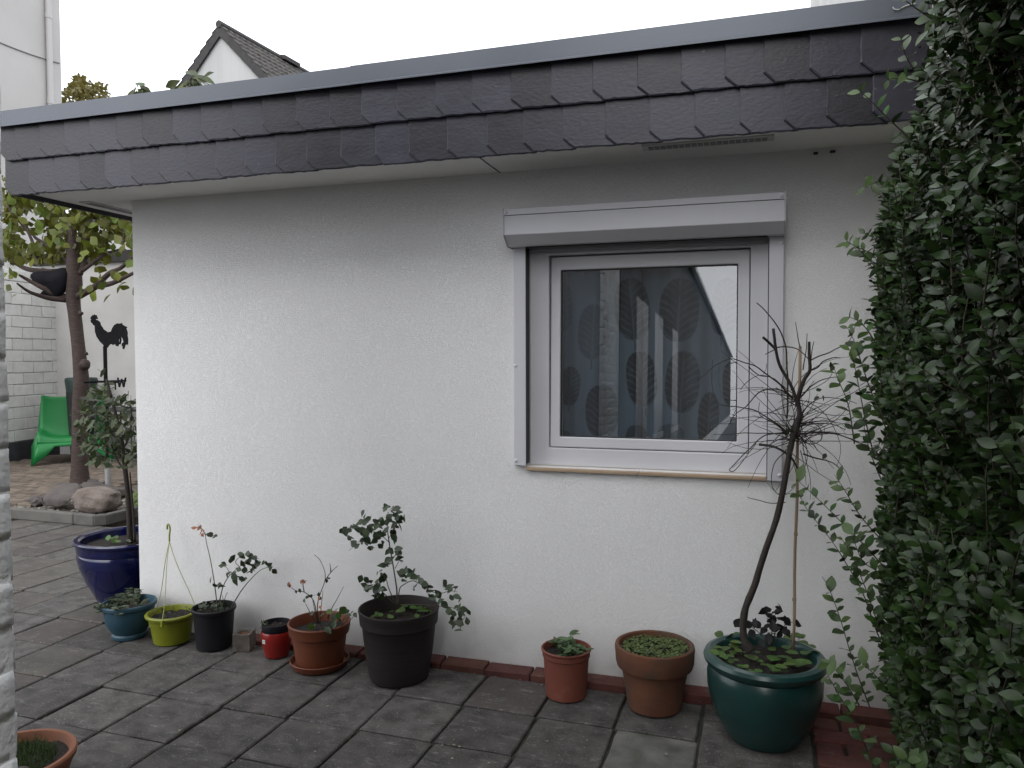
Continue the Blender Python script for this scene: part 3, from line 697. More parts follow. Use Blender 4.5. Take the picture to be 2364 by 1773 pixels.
def block_mesh(L_, seed):
    rd = random.Random(seed); mb = MB(); j = lambda a: rd.uniform(-a, a)
    v = []
    for y, k in ((-.06, 0), (.004, 0), (.011, .006)):
        for ax, az in ((0, 0), (1, 0), (1, 1), (0, 1)):
            v.append((ax*L_+(k if ax == 0 else -k)+j(.0025), y+j(.0015), az*(bh-.008)+(k if az == 0 else -k)+j(.002)))
    mb.v = v; mb.f = [(r+i, r+(i+1) % 4, r+4+(i+1) % 4, r+4+i) for r in (0, 4) for i in range(4)]+[(8, 9, 10, 11)]
    me = mb.mesh('block', BW); bm = bmesh.new(); bm.from_mesh(me); bmesh.ops.recalc_face_normals(bm, faces=bm.faces); bm.to_mesh(me); bm.free(); return me
bmm = [block_mesh(bl-.009, k) for k in range(6)]; ang = math.atan2(wd_.y, wd_.x)
for c_ in range(17):
    z = z0+c_*bh
    if z+bh > WT+.02: break
    st = u0-(bl/2 if c_ % 2 else 0)-6*bl
    for k in range(16):
        ua, ub = st+k*bl, st+(k+1)*bl
        if ub < uA or ua > uE-.05: continue
        if ub > uE-.002 or ua < uA:
            me = block_mesh(min(ub, uE)-max(ua, uA)-.009, k+c_*7); ua = max(ua, uA)
        else: me = bmm[(k*3+c_*5) % 6]
        o = place('block', me, bwt, W0*1.0+wd_*(ua+.004)+Vector((0, 0, z-TZ+rs.uniform(-.003, .003)))); o.rotation_euler = (0, 0, ang+rs.uniform(-.004, .004))
        o.scale = (1, -1, 1)
E_ = W0+wd_*uE
PY = E_.y-.12; pt = YP(265, 606, PY).z
mb = MB(); mb.box((E_.x-.35, PY+.001, -.29), (-2.9, PY+.25, pt)); pw = mb.build('plaster_wall', mat('yard_plaster', (0.51, 0.493, 0.476), (0.578, 0.5653, 0.5483), 2.5, .9, .7, 130, bdist=.004), origin=(-7, PY, -.29), label='pale plaster yard wall behind the black rooster weathervane', cat='wall')
mb = MB(); mb.box((E_.x-.4, PY-.06, pt+.001), (-2.85, PY+.3, pt+.17)); mb.build('wall_cap', SLB, pw)
# ================================================================== yard things at the left
LEAFT = mat('tree_leaf', (.072, .100, .011), (.125, .145, .017), 9, .5, .15, 80, vary=.38, hue=.035, spec=.4, trans=.35)
BARK = mat('cherry_bark', (0.02925, 0.0182, 0.0156), (0.05525, 0.03575, 0.02925), 16, .85, .9, 60, stretch=(1, 1, 3), c3=(.16, .13, .11), s3=40, t3=.64, w3=.08)
TY = G(185, 1120, TZ).y
def zp(zx, zy, yy=None, dy=0.0): return YP(zx/5.184, 440+zy/5.184, (yy or TY)+dy)      # from the enlarged view of the tree
tree = thing('yard_tree', 'small pruned tree with yellow-green leaves in the yard corner', 'tree', G(185, 1120, TZ-.03))
tp = [YP(x, y, TY) for x, y in ((185, 1122), (184, 1085), (184, 1010), (186, 920), (188, 880), (181, 800), (173, 730), (169, 690), (171, 655), (170, 620), (168, 580), (166, 535), (165, 524))]
pm = 8.8/1777
rad = [24*pm, 18.5*pm, 17*pm, 17.5*pm, 16.5*pm, 14.5*pm, 14*pm, 15.5*pm, 18*pm, 16*pm, 13*pm, 11*pm, 11*pm]
mb = MB(); sp = smooth_path(tp, 3); rr = np.interp(np.linspace(0, 1, len(sp)), np.linspace(0, 1, len(rad)), rad)
mb.tube(sp, [r+.004*noise.noise(p*6) for r, p in zip(rr, sp)], 14); trunk = mb.build('trunk', BARK, tree, smooth=True)
for zx, zy, r_ in ((1012, 735, .062), (1030, 600, .02), (965, 120, .03)):
    c = YP(zx/5.185, 700+zy/5.185, TY-.03); mb = MB(); mb.lathe([(r_*math.sin(k/8*math.pi)+1e-4, -r_*math.cos(k/8*math.pi)) for k in range(9)], c, 12)
    mb.v = [tuple(Vector(v)+noise.noise_vector(Vector(v)*25)*.012) for v in mb.v]; mb.build('knot', BARK, trunk, smooth=True)
BR = [([(830, 1290), (640, 1225), (480, 1150), (300, 1050), (230, 1010)], .040, .012, -.35), ([(800, 1310), (600, 1290), (450, 1250), (330, 1200), (205, 1110)], .035, .010, -.6),
      ([(840, 960), (640, 975), (430, 960), (300, 930), (170, 860), (60, 790)], .045, .014, .25), ([(830, 860), (690, 735), (540, 640), (420, 560), (340, 450)], .040, .010, .35),
      ([(940, 1260), (1100, 1175), (1170, 1120), (1310, 990), (1440, 930), (1590, 800), (1700, 730)], .045, .012, -.3), ([(1150, 1150), (1340, 1110), (1550, 1010), (1680, 950)], .035, .012, -.45),
      ([(990, 960), (1200, 800), (1340, 730), (1480, 690)], .025, .008, .3), ([(1100, 470), (1080, 350), (1075, 260), (1080, 150)], .028, .012, .4), ([(960, 1000), (1010, 800), (1060, 560), (1100, 470)], .032, .026, .3),
      ([(300, 800), (210, 690), (140, 560)], .012, .006, .2), ([(450, 800), (350, 520), (240, 380), (130, 250), (90, 150)], .02, .008, .1), ([(860, 560), (780, 300), (740, 100), (900, -300)], .025, .012, .3),
      ([(1470, 700), (1480, 540), (1470, 350), (1460, 200)], .012, .006, .1), ([(1500, 700), (1540, 800), (1590, 900)], .01, .005, 0)]
bpts = []
for P_, ra, rb_, dy in BR:
    P3 = [zp(x, y, TY, dy*k/(len(P_)-1)) for k, (x, y) in enumerate(P_)]; P3 = smooth_path(P3, 4)
    mb = MB(); mb.tube(P3, lerp_r(ra, rb_, len(P3)), 7); mb.build('branch', BARK, trunk, smooth=True); bpts += [(p, i/len(P3)) for i, p in enumerate(P3)]
# shoots that rise behind the roof
tipL = []
for P_ in ([(860, 100), (1300, -500), (1800, -1050), (2150, -1180), (2330, -1290)], [(860, 100), (1100, -500), (1400, -900), (1560, -1110), (1640, -1190)], [(1800, -1050), (1950, -1130), (2100, -1150)]):
    P3 = smooth_path([zp(x, y, TY, .3) for x, y in P_], 5); mb = MB(); mb.tube(P3, lerp_r(.022, .006, len(P3)), 6); mb.build('branch', BARK, trunk, smooth=True)
rt = random.Random(21); lm = leaf_mesh('leaf', OBOV, LEAFT); lmd = leaf_mesh('leaf', OBOV, mat('tree_leaf_dark', (.030, .042, .010), (.055, .072, .016), 9, .45, vary=.35, hue=.02, trans=.25))
def tree_leaf(p, sc, down=.75):
    d = Vector((rt.gauss(0, .7), rt.gauss(0, .7), -down+rt.gauss(0, .35))); nn = Vector((rt.gauss(0, .5), -.8+rt.gauss(0, .5), .4+rt.gauss(0, .5)))
    place('leaf', lm, tree, p, basis(d, nn).to_quaternion(), sc)
for k in range(70):                   # sprays over the roof edge
    zx, zy = rt.choice([(2200, -1210), (2330, -1300), (2080, -1120), (2250, -1230), (2400, -1250), (1950, -1090), (2360, -1240), (1560, -1120), (1640, -1180), (1690, -1130)])
    p = zp(zx+rt.gauss(0, 32), zy-45+rt.gauss(0, 42), TY, .3+rt.gauss(0, .1)); s_ = rt.uniform(.17, .24)
    d = Vector((rt.gauss(.2, .6), rt.gauss(0, .5), -.55+rt.gauss(0, .4))); nn = Vector((rt.gauss(0, .6), -.8+rt.gauss(0, .5), .4+rt.gauss(0, .5)))
    place('leaf', lmd, tree, p, basis(d, nn).to_quaternion(), (s_*.62, s_, s_))
nl_ = 0
while nl_ < 236:
    zx, zy = rt.uniform(40, 1680), rt.uniform(20, 1330)
    dens = 1.0
    if zy > 700: dens = .7
    if zy > 900 and zx > 1000: dens = .55 if zy < 1330 else 0
    if zy > 900 and 250 < zx < 1000: dens = .22
    if zy > 1080 and zx < 900: dens = 0.04
    if 240 < zx < 450 and 220 < zy < 360: dens = .08
    if 420 < zx < 520 and 440 < zy < 620: dens = .15
    if 760 < zx < 930 and 480 < zy < 1250: dens = .15
    if 1300 < zx < 1600 and 800 < zy < 960: dens = .3
    if rt.random() > dens: continue
    tree_leaf(zp(zx, zy-60, TY, rt.gauss(-.15, .35)), rt.uniform(.085, .135)); nl_ += 1
# a second mass of leaves further back in the same crown
mb = MB()
for k in range(2200):
    zx, zy = rt.uniform(40, 1680), rt.uniform(-250, 820)
    if (240 < zx < 520 and 220 < zy < 620) or (1250 < zx and 560 < zy): continue
    d = Vector((rt.gauss(0, .7), rt.gauss(0, .7), -.7)); nn = Vector((rt.gauss(0, .5), -.8, .4+rt.gauss(0, .5)))
    put_leaf(mb, OBOV, zp(zx, zy, TY, rt.uniform(-.1, .9)), basis(d, nn), rt.uniform(.075, .12))
mb.build('foliage', LEAFT, tree, smooth=True, kind='stuff')
# dark bundle wedged in the fork
poly = [(330, 985), (460, 945), (600, 960), (700, 915), (830, 895), (850, 1000), (830, 1150), (760, 1300), (640, 1318), (500, 1275), (440, 1245), (560, 1200), (420, 1120), (350, 1060)]
BUN = mat('dark_cloth', (.004, .004, .006), (.008, .008, .011), 8, .85, .4, 40, spec=.15)
mb = MB(); cxy = (620, 1090); rings = []
for lv, s_ in ((-1, .0), (-.8, .62), (-.3, .95), (.3, .95), (.8, .62), (1, .0)):
    rings.append([zp(cxy[0]+(x-cxy[0])*s_, cxy[1]+(y-cxy[1])*s_, TY, -.02+lv*.14) for x, y in poly])
npol = len(poly); mb.v = [tuple(p) for r_ in rings for p in r_]
for r_ in range(len(rings)-1):
    for i in range(npol): mb.f.append((r_*npol+i, r_*npol+(i+1) % npol, (r_+1)*npol+(i+1) % npol, (r_+1)*npol+i))
bo = mb.build('dark_bundle', BUN, origin=zp(640, 1300), smooth=True, label='blue-black rounded bundle wedged in the fork of the yard tree', cat='bundle')
md = bo.modifiers.new('s', 'SUBSURF'); md.levels = 1; md.render_levels = 2

# weathervane
BLK = mat('black_iron', (.006, .006, .007), (.010, .010, .011), 20, .85, .1, 60, spec=.12)
VY = G(243, 1122, TZ).y
def vz(zx, zy): return YP(zx/5.185, 700+zy/5.185, VY)
vane = thing('weathervane', 'black iron rooster weathervane with a letter arm on a pole', 'weathervane', Vector((vz(1265, 900).x, VY, TZ-.02)))
px_ = vz(1265, 900).x
mb = MB(); mb.tube([(px_, VY, vz(1265, 1850).z), (px_, VY, vz(1265, 515).z)], .021, 10); mb.build('pole', BLK, vane, smooth=True, angle=40)
mb = MB(); mb.tube([(px_, VY, TZ-.02), (px_, VY, vz(1265, 1860).z)], .033, 12); mb.build('post', mat('galvanised', (.25, .25, .25), (.32, .32, .32), 9, .5, metal=.3), vane, smooth=True, angle=40)
RO = [(1080, 182), (1094, 168), (1092, 158), (1108, 152), (1112, 140), (1126, 144), (1132, 133), (1146, 146), (1160, 144), (1157, 160), (1170, 178), (1168, 190), (1150, 188), (1142, 194), (1168, 203), (1196, 226), (1204, 258), (1226, 290), (1238, 312), (1290, 347), (1331, 340),
      (1345, 300), (1370, 262), (1404, 241), (1440, 244), (1458, 236), (1464, 256), (1498, 276), (1524, 283), (1509, 303), (1526, 350), (1524, 390), (1532, 430), (1530, 497), (1511, 497), (1507, 462), (1497, 515), (1482, 552), (1468, 538), (1474, 500), (1459, 514), (1462, 480), (1482, 468), (1474, 430), (1452, 396), (1446, 404),
      (1452, 440), (1440, 492), (1424, 494), (1436, 440), (1428, 400), (1420, 440), (1416, 515), (1392, 514), (1380, 486), (1352, 500), (1334, 486), (1312, 496), (1284, 534), (1254, 534), (1238, 498), (1200, 462), (1158, 398), (1140, 342), (1136, 268), (1118, 262), (1112, 244), (1092, 230), (1088, 204), (1096, 192)]
mb = MB(); mb.prism([vz(x, y)-Vector((0, .006, 0)) for x, y in RO], (0, .012, 0)); mb.build('rooster', BLK, vane)
mb = MB(); a = vz(1265, 937); 
mb.tube([a-Vector((.16, 0, 0)), vz(1412, 945)], .012, 8); mb.tube([a-Vector((0, .3, 0)), a+Vector((0, .3, 0))], .012, 8); mb.build('arm', BLK, vane, smooth=True, angle=40)
mb = MB(); c = vz(1380, 942); mb.tube([c, c-Vector((0, 0, .09))], .008, 6); mb.build('arm_pin', BLK, vane)
def bar(mb, a, b, wdt=15):
    a, b = Vector(a), Vector(b); d = (b-a).normalized(); s_ = Vector((-d.y, d.x))*wdt/2
    q = [a-s_, b-s_, b+s_, a+s_]; mb.prism([vz(*p)-Vector((0, .007, 0)) for p in q], (0, .014, 0))
mb = MB(); bar(mb, (1410, 890), (1430, 1005), 12); bar(mb, (1430, 1005), (1457, 905), 10); bar(mb, (1457, 905), (1480, 1005), 10); bar(mb, (1480, 1005), (1504, 890), 12)
mb.build('letter_w', BLK, vane)

# green plastic chair
GREEN = mat('green_plastic', (0.0064, 0.16, 0.036), (0.0096, 0.192, 0.044), 3, .42, .05, 200)
cg = G(61, 1077, TZ); ch_o = cg
chair = thing('plastic_chair', 'bright green moulded plastic chair by the white block wall', 'chair', cg)
cd_ = Vector((.72, -.694, 0)); cs_ = Vector((.694, .72, 0))        # facing, and to its own left (right in the picture)
CWD = .43
orig = cg+cs_*(CWD+.13)+(-cd_)*.0
def cl(s_, f_, z): return orig+cs_*s_+cd_*(f_)+Vector((0, 0, z))
# profile along the middle: front lip, seat, bend, back, top
pr = [(-.02, .30), (-.04, .345), (-.12, .365), (-.28, .345), (-.42, .335), (-.52, .36), (-.57, .45), (-.61, .62), (-.645, .80), (-.66, .895), (-.675, .91)]
pr = [(-a, b) for a, b in pr]
def shell(u, v):
    k = v*(len(pr)-1); i = min(int(k), len(pr)-2); t = k-i
    f_ = pr[i][0]*(1-t)+pr[i+1][0]*t; z = pr[i][1]*(1-t)+pr[i+1][1]*t
    s_ = (u-.5)*2; wv = CWD*(1.0-.10*v); ed = abs(s_)**4
    hump = .12*ed*(1-abs(v-.45)*1.2) if v < .95 else .03*ed
    fw = -.0+.10*ed*max(0, v-.45)*1.5
    return cl(s_*wv, -f_+fw-.0, z+hump*(1 if v > .12 else v/.12))
mb = MB(); mb.grid(shell, 26, 30); sh = mb.build('seat_shell', GREEN, chair, smooth=True)
md = sh.modifiers.new('s', 'SOLIDIFY'); md.thickness = .018; md.offset = 0
# skirt: front arch and sides run down into four feet
def skirt(pts_top, pts_bot, nm):
    mb = MB(); k = len(pts_top); mb.v = [tuple(p) for p in pts_top]+[tuple(p) for p in pts_bot]; mb.f = [(i, i+1, k+i+1, k+i) for i in range(k-1)]
    o = mb.build(nm, GREEN, chair, smooth=True); md = o.modifiers.new('s', 'SOLIDIFY'); md.thickness = .02; md.offset = 0; return o
N_ = 24; tp_, bt_ = [], []
for i in range(N_+1):
    s_ = -1+2*i/N_; q = shell((s_+1)/2, 0.0); tp_.append(q)
    a_ = abs(s_); zb = .255 if a_ < .52 else .255*(1-((a_-.52)/.48)**.75)
    sx = s_*CWD*(1+.16*max(0, (a_-.4)/.6)); bt_.append(cl(sx, .0+.03*a_, max(zb, 0)))
skirt(tp_, bt_, 'front_legs')
for sg in (-1, 1):
    tp_, bt_ = [], []
    for i in range(N_+1):
        v = .78*i/N_; q = shell(.5+.5*sg, v); tp_.append(q); fpos = (q-orig).dot(cd_)
        tt = i/N_; e = abs(tt-.5)*2; zb = .25 if e < .45 else .25*(1-((e-.45)/.55)**.8)
        bt_.append(cl(sg*CWD*(1.16 if tt < .5 else 1.12), .03-tt*.72, max(0, zb)))
    skirt(tp_, bt_, 'side_legs')

# dark green bin behind the trunk, covered frame beside it, small dark table
BINM = mat('bin_plastic', (.012, .03, .028), (.02, .042, .038), 6, .5)
BYY = PY-.42
def yz(zx, zy, yy): return YP(zx/5.185, 700+zy/5.185, yy)
bc = (yz(785, 900, BYY)+yz(1165, 900, BYY))*.5; rx = (yz(1165, 900, BYY)-yz(785, 900, BYY)).x/2*.74
binn = thing('waste_bin', 'dark green plastic bin standing behind the yard tree', 'bin', (bc.x, BYY, TZ-.02))
ht = bc.z
mb = MB(); mb.lathe([(rx*.72, TZ-.02), (rx*.93, ht-.2), (rx*.94, ht-.19)], (bc.x, BYY, 0), 28, close=True); mb.build('body', mat('bin_grey', (0.0175, 0.02, 0.02), (0.025, 0.0275, 0.0275), 6, .6), binn, smooth=True, angle=40)
mb = MB(); mb.lathe([(rx*.90, ht-.21), (rx*1.0, ht-.03), (rx*.97, ht), (rx*.9, ht+.012), (.001, ht+.02)], (bc.x, BYY, 0), 28); mb.build('lid', BINM, binn, smooth=True, angle=50)
TD = mat('dark_metal', (.02, .02, .022), rough=.5)
ty = PY-.4; c = yz(1480, 1270, ty)
tab = thing('garden_table', 'thin dark metal garden table by the pale yard wall', 'table', (c.x, ty, TZ-.02))
mb = MB(); mb.box((c.x-.34, ty-.3, c.z-.012), (c.x+.4, ty+.3, c.z+.015)); mb.build('top', TD, tab, bevel=.006)
for sx in (-.3, .36):
    for sy in (-.25, .25):
        mb = MB(); mb.tube([(c.x+sx*1.05, ty+sy, TZ-.02), (c.x+sx*.9, ty+sy*.9, c.z-.01)], .012, 7); mb.build('leg', TD, tab)
# stones in the corner bed
def stone(name, label, c, size, rz, mt_, seed, flat=1.0, tilt=(0, 0), grp='stones in the kerbed bed', amp=.22, f=2.2):
    bm = bmesh.new(); bmesh.ops.create_icosphere(bm, subdivisions=4, radius=1)
    Mx = Matrix.Rotation(rz, 3, 'Z')@Matrix.Rotation(tilt[0], 3, 'X')@Matrix.Rotation(tilt[1], 3, 'Y')
    for v in bm.verts:
        p = v.co.copy(); p = Vector([math.copysign(abs(a)**(flat), a) for a in p])
        p *= 1+amp*noise.noise(p*f+Vector((seed*9.1, 0, 0)))+amp*.3*noise.noise(p*f*3+Vector((seed*5., 1, 0)))
        v.co = Mx@Vector((p.x*size[0], p.y*size[1], p.z*size[2]))
    zmin = min(v.co.z for v in bm.verts)
    for v in bm.verts: v.co.z -= zmin
    me = bpy.data.meshes.new(name); bm.to_mesh(me); bm.free(); me.materials.append(mt_); me.polygons.foreach_set('use_smooth', [True]*len(me.polygons))
    o = bpy.data.objects.new(name, me); C.objects.link(o); o.location = c; tag(o, label, 'stone', grp); return o
SGR = mat('grey_boulder', (0.052, 0.0448, 0.0416), (0.088, 0.0768, 0.0704), 9, .85, .5, 60, detail=8, c3=(.16, .09, .07), s3=5, t3=.6, w3=.1)
SPK = mat('pink_rubble', (0.1152, 0.0896, 0.07507), (0.1901, 0.16, 0.1404), 9, .95, 1.0, 45, detail=9, c3=(.10, .075, .06), s3=18, t3=.62, w3=.06, bdist=.012)
s3 = 340/1659
def g3(zx, zy, z=.075): return G(zx*s3, 960+zy*s3, z)
b_ = g3(640, 1072); bm = bmesh.new(); rb_ = random.Random(2)
for dy_, ol in ((0.0, ((470, 985), (485, 1030), (520, 1062), (640, 1082), (760, 1030), (800, 985))), (.10, ((500, 935), (560, 880), (860, 905))), (.30, ((615, 805), (700, 785), (880, 795), (948, 832), (930, 885), (700, 1000), (560, 1000)))):
    for zx, zy in ol: bm.verts.new(YP(zx*s3, 960+zy*s3, b_.y+dy_)-b_)
bmesh.ops.convex_hull(bm, input=bm.verts)
bmesh.ops.delete(bm, geom=[v for v in bm.verts if not v.link_faces], context='VERTS')
bmesh.ops.bevel(bm, geom=list(bm.edges), offset=.022, segments=2, affect='EDGES', profile=.6)
bmesh.ops.triangulate(bm, faces=bm.faces); bmesh.ops.subdivide_edges(bm, edges=bm.edges, cuts=1)
for v in bm.verts: v.co += noise.noise_vector(v.co*9)*.008+noise.noise_vector(v.co*30)*.003
zm = min(v.co.z for v in bm.verts)
for v in bm.verts: v.co.z -= zm
bmesh.ops.recalc_face_normals(bm, faces=bm.faces)
me = bpy.data.meshes.new('boulder'); bm.to_mesh(me); bm.free(); me.materials.append(SGR); me.polygons.foreach_set('use_smooth', [True]*len(me.polygons)); me.set_sharp_from_angle(angle=R(40))
bo_ = bpy.data.objects.new('boulder', me); C.objects.link(bo_); bo_.location = (b_.x, b_.y, .062); tag(bo_, 'big dark grey flat-topped boulder leaning left of the pink one', 'stone', 'stones in the kerbed bed')
b_ = g3(1000, 1095); stone('rubble_stone', 'pitted pinkish rubble stone next to the kerb corner', b_+Vector((0, .10, -.015)), (.235, .16, .125), -.05, SPK, 5, .72, amp=.16)
for k, (zx, zy, sx, sz, lab) in enumerate(((1090, 880, .22, .05, 'flat dark slab stone behind the pink stone'), (1230, 900, .16, .05, 'flat stone lying beside the thin post'), (415, 1010, .10, .05, 'small reddish stone left of the grey boulder'),
        (335, 990, .05, .035, 'small pale pebble at the left end of the bed'), (1170, 790, .09, .05, 'small brown stone at the foot of the pole'), (1010, 800, .12, .05, 'dark stone against the tree trunk'), (1310, 930, .18, .06, 'grey stone half hidden by the ginkgo leaves'),
        (1060, 850, .14, .05, 'low dark stone in front of the trunk'))):
    stone('stone', lab, g3(zx, zy)+Vector((0, 0, -.012)), (sx, sx*.6, sz), k*1.3, SPK if k in (3, 4) else SGR, k+11, .8, (.1*math.sin(k*2), .15*math.cos(k)))
gr = MB(); rg = random.Random(3)
for k in range(420):
    p = Vector((rg.uniform(-7.3, -5.95), rg.uniform(5.86, 6.9), .072))
    s_ = rg.choice((.012, .015, .02, .03)); 
    vs = [p+Vector((a*s_*rg.uniform(.7, 1.2), b*s_*rg.uniform(.7, 1.2), c*s_*.55)) for a, b, c in ((1, 0, .1), (0, 1, .2), (-1, 0, .1), (0, -1, 0), (.2, .1, 1), (0, 0, -.5))]
    gr.add(vs, [(0, 1, 4), (1, 2, 4), (2, 3, 4), (3, 0, 4), (1, 0, 5), (2, 1, 5), (3, 2, 5), (0, 3, 5)])
go_ = gr.build('gravel', mat('gravel_mix', (.10, .09, .08), (.34, .32, .29), 30, .9), kind='stuff'); tag(go_, 'loose gravel and pebbles in the kerbed bed', 'gravel')
lw = MB()                      # low green plant at the right side of the bed
for k in range(150):
    p = g3(1530+rg.gauss(0, 40), 960+rg.gauss(0, 40), .08+abs(rg.gauss(0, .05))); put_leaf(lw, ROUND, p, basis((rg.gauss(0, 1), rg.gauss(0, 1), .5), (0, -.3, 1)), rg.uniform(.025, .045))
lo_ = lw.build('ground_plant', mat('plant_leaf_light', (.07, .12, .02), (.12, .18, .035), 12, .55, vary=.2, trans=.25), origin=g3(1530, 980, .06), label='low light green plant in the bed beside the annex corner', cat='plant')
# far olive tree over the roof edge
OLV = mat('ochre_leaf', (0.075, 0.06375, 0.01125), (0.1275, 0.105, 0.0165), 3, .6, vary=.1, trans=.3)
ft = thing('autumn_tree', 'far ochre-green tree rising behind the left end of the roof', 'tree', YP(190, 250, 19)*1+Vector((0, 0, 0)))
ft.location.z = -.3
tc = YP(185, 225, 19); mb = MB(); mb.tube([(ft.location.x, 19, -.3), (tc.x, 19, tc.z-1.5), (tc.x, 19, tc.z)], [.2, .13, .04], 8); mb.build('trunk', BARK, ft)
mb = MB()
for k in range(2600):
    zx = rg.gauss(190, 36); zy = rg.uniform(165, 262)
    lim = np.interp(zx, [120, 140, 160, 178, 195, 210, 230, 246, 256, 266], [235, 205, 195, 170, 176, 192, 188, 200, 225, 240])
    if zy < lim+rg.uniform(-3, 6): continue
    if zx > 268 or zx < 60: continue
    p = YP(zx, zy, 19+rg.gauss(0, .6)); 
    if noise.noise(p*3.2) < -.18: continue
    put_leaf(mb, ROUND, p, basis(rvec(), rvec()), rg.uniform(.08, .14))
mb.build('crown', OLV, ft, kind='stuff')
# ================================================================== pots along the wall
PZ = .004
SOIL = mat('potting_soil', (0.0072, 0.006, 0.0048), (0.021, 0.0156, 0.012), 60, .95, 1.0, 120, c3=(.09, .075, .06), s3=90, t3=.64, w3=.05, bdist=.006)
def pot(name, label, c, prof, mt_, soil_z, soil_r, n=56, group='flower pots along the wall', wob=0.0, cat='pot', smooth_ang=32):
    """prof: outer silhouette from the foot up, over the rim and down inside"""
    r_ = thing(name, label, cat, (c[0], c[1], PZ), group)
    mb = MB(); mb.lathe(prof, (c[0], c[1], PZ), n, close=True, wob=wob); mb.build('body', mt_, r_, smooth=True, angle=smooth_ang)
    if soil_z:
        mb = MB(); nr = 9
        for i in range(nr+1):
            for j in range(30):
                a_ = 2*math.pi*j/30; rr = soil_r*i/nr+1e-4; p = Vector((c[0]+rr*math.cos(a_), c[1]+rr*math.sin(a_), PZ+soil_z))
                mb.v.append((p.x, p.y, p.z+.012*noise.noise(p*40)+.008*noise.noise(p*90)))
        for i in range(nr):
            for j in range(30): mb.f.append((i*30+j, i*30+(j+1) % 30, (i+1)*30+(j+1) % 30, (i+1)*30+j))
        mb.build('soil', SOIL, r_, smooth=True)
    return r_
BLUEG = mat('blue_glaze', (0.0016, 0.0032, 0.036), (0.0032, 0.0056, 0.06), 6, .16, .06, 25, spec=.6, coat=.4, rvar=.05)
pot('blue_pot', 'large glossy cobalt blue glazed pot at the annex corner', (-3.79, 3.95),
    [(.15, 0), (.165, .012), (.20, .08), (.255, .19), (.288, .28), (.302, .345), (.300, .362), (.297, .370), (.301, .378), (.303, .395), (.305, .422), (.316, .430), (.320, .445), (.312, .453), (.288, .452), (.278, .44), (.272, .36), (.25, .30)], BLUEG, .40, .276)
TEAL = mat('teal_plastic', (0.0154, 0.0525, 0.0805), (0.021, 0.0665, 0.098), 7, .5, .1, 60, c3=(.05, .09, .11), s3=14, t3=.62, w3=.1)
pot('teal_bowl', 'round teal-blue plastic bowl pot with trailing herbs', (-3.375, 3.505),
    [(.082, 0), (.092, .004), (.094, .02), (.088, .03), (.102, .05), (.122, .085), (.131, .13), (.134, .168), (.138, .172), (.146, .178), (.147, .193), (.143, .200), (.135, .200), (.131, .19), (.128, .14), (.118, .1)], TEAL, .165, .129)
LIME = mat('lime_plastic', (0.1575, 0.1762, 0.006), (0.1875, 0.2063, 0.009), 6, .42, .08, 80, c3=(.24, .27, .03), s3=12, t3=.62, w3=.12)
lime = pot('lime_pot', 'lime green plastic hanging pot with its cord hanger', (-3.09, 3.515),
    [(.088, 0), (.096, .005), (.104, .05), (.113, .112), (.117, .114), (.118, .120), (.115, .122), (.119, .142), (.124, .144), (.137, .150), (.139, .160), (.134, .166), (.124, .166), (.120, .158), (.114, .11), (.108, .08)], LIME, .135, .116)
STR = mat('lime_cord', (.26, .28, .07), (.31, .33, .10), 20, .6)
hk = YP(391, 1250, 3.60)
for ax, ay in ((365, 1405), (374, 1432), (452, 1392)):
    e = YP(ax, ay, 3.515+(-.128 if ay > 1420 else (.03 if ax < 370 else .06)))
    a_ = Vector((e.x-(-3.09), e.y-3.515, 0)).normalized(); e = Vector((-3.09, 3.515, PZ+.16))+a_*.134
    P_ = [hk.lerp(e, k/8)+Vector((0, 0, -.012*math.sin(math.pi*k/8)))+Vector((.0, -.006*math.sin(math.pi*k/4), 0)) for k in range(9)]
    mb = MB(); mb.tube(P_, .0021, 5); mb.build('hanger_cord', STR, lime)
mb = MB(); P_ = [YP(391, 1250, 3.60), YP(391, 1236, 3.61), YP(392.5, 1222, 3.62), YP(390, 1212, 3.625), YP(386.5, 1212, 3.625), YP(386, 1222, 3.625)]
mb.tube(smooth_path(P_, 4), .005, 7); mb.v = [(x, 3.6+(y-3.6)*1.0, z) for x, y, z in mb.v]; mb.build('hook', LIME, lime, smooth=True)
mb = MB(); q = YP(373, 1430, 3.378); mb.box((q.x-.008, 3.374, PZ+.128), (q.x+.008, 3.384, PZ+.165)); mb.build('clip', LIME, lime, bevel=.002)
BLKP = mat('black_plastic', (0.0084, 0.0084, 0.0112), (0.014, 0.014, 0.0182), 9, .5, .1, 90, spec=.25, c3=(.035, .033, .033), s3=10, t3=.6, w3=.15)
pot('black_pot', 'black plastic nursery pot holding a rose with a long bare stem', (-2.812, 3.52),
    [(.086, 0), (.093, .004), (.098, .06), (.106, .17), (.109, .196), (.115, .199), (.118, .205), (.118, .216), (.115, .220), (.109, .219), (.106, .20), (.10, .15)], BLKP, .185, .104)
REDG = mat('red_glaze', (0.2025, 0.0075, 0.00525), (0.24, 0.01125, 0.0075), 6, .3, .05, 50, coat=.3)
redp = pot('red_pot', 'small bright red pot with a white price sticker', (-2.403, 3.505),
    [(.055, 0), (.062, .004), (.069, .035), (.077, .075), (.080, .105), (.080, .132), (.077, .138), (.073, .135), (.070, .1), (.066, .05)], REDG, None, 0)
STK = mat('sticker_paper', (.55, .55, .54), (.60, .60, .59), 40, .7)
mb = MB(); ca_ = math.atan2(-3.505, 2.403-.30)
for j in range(5):
    a_ = R(-118)+R(17)*j/4
    for zz in (.085, .106): mb.v.append((-2.403+.0812*math.cos(a_), 3.505+.0812*math.sin(a_), PZ+zz))
mb.f = [(2*j, 2*j+2, 2*j+3, 2*j+1) for j in range(4)]; stk = mb.build('price_sticker', STK, redp)
mb = MB()
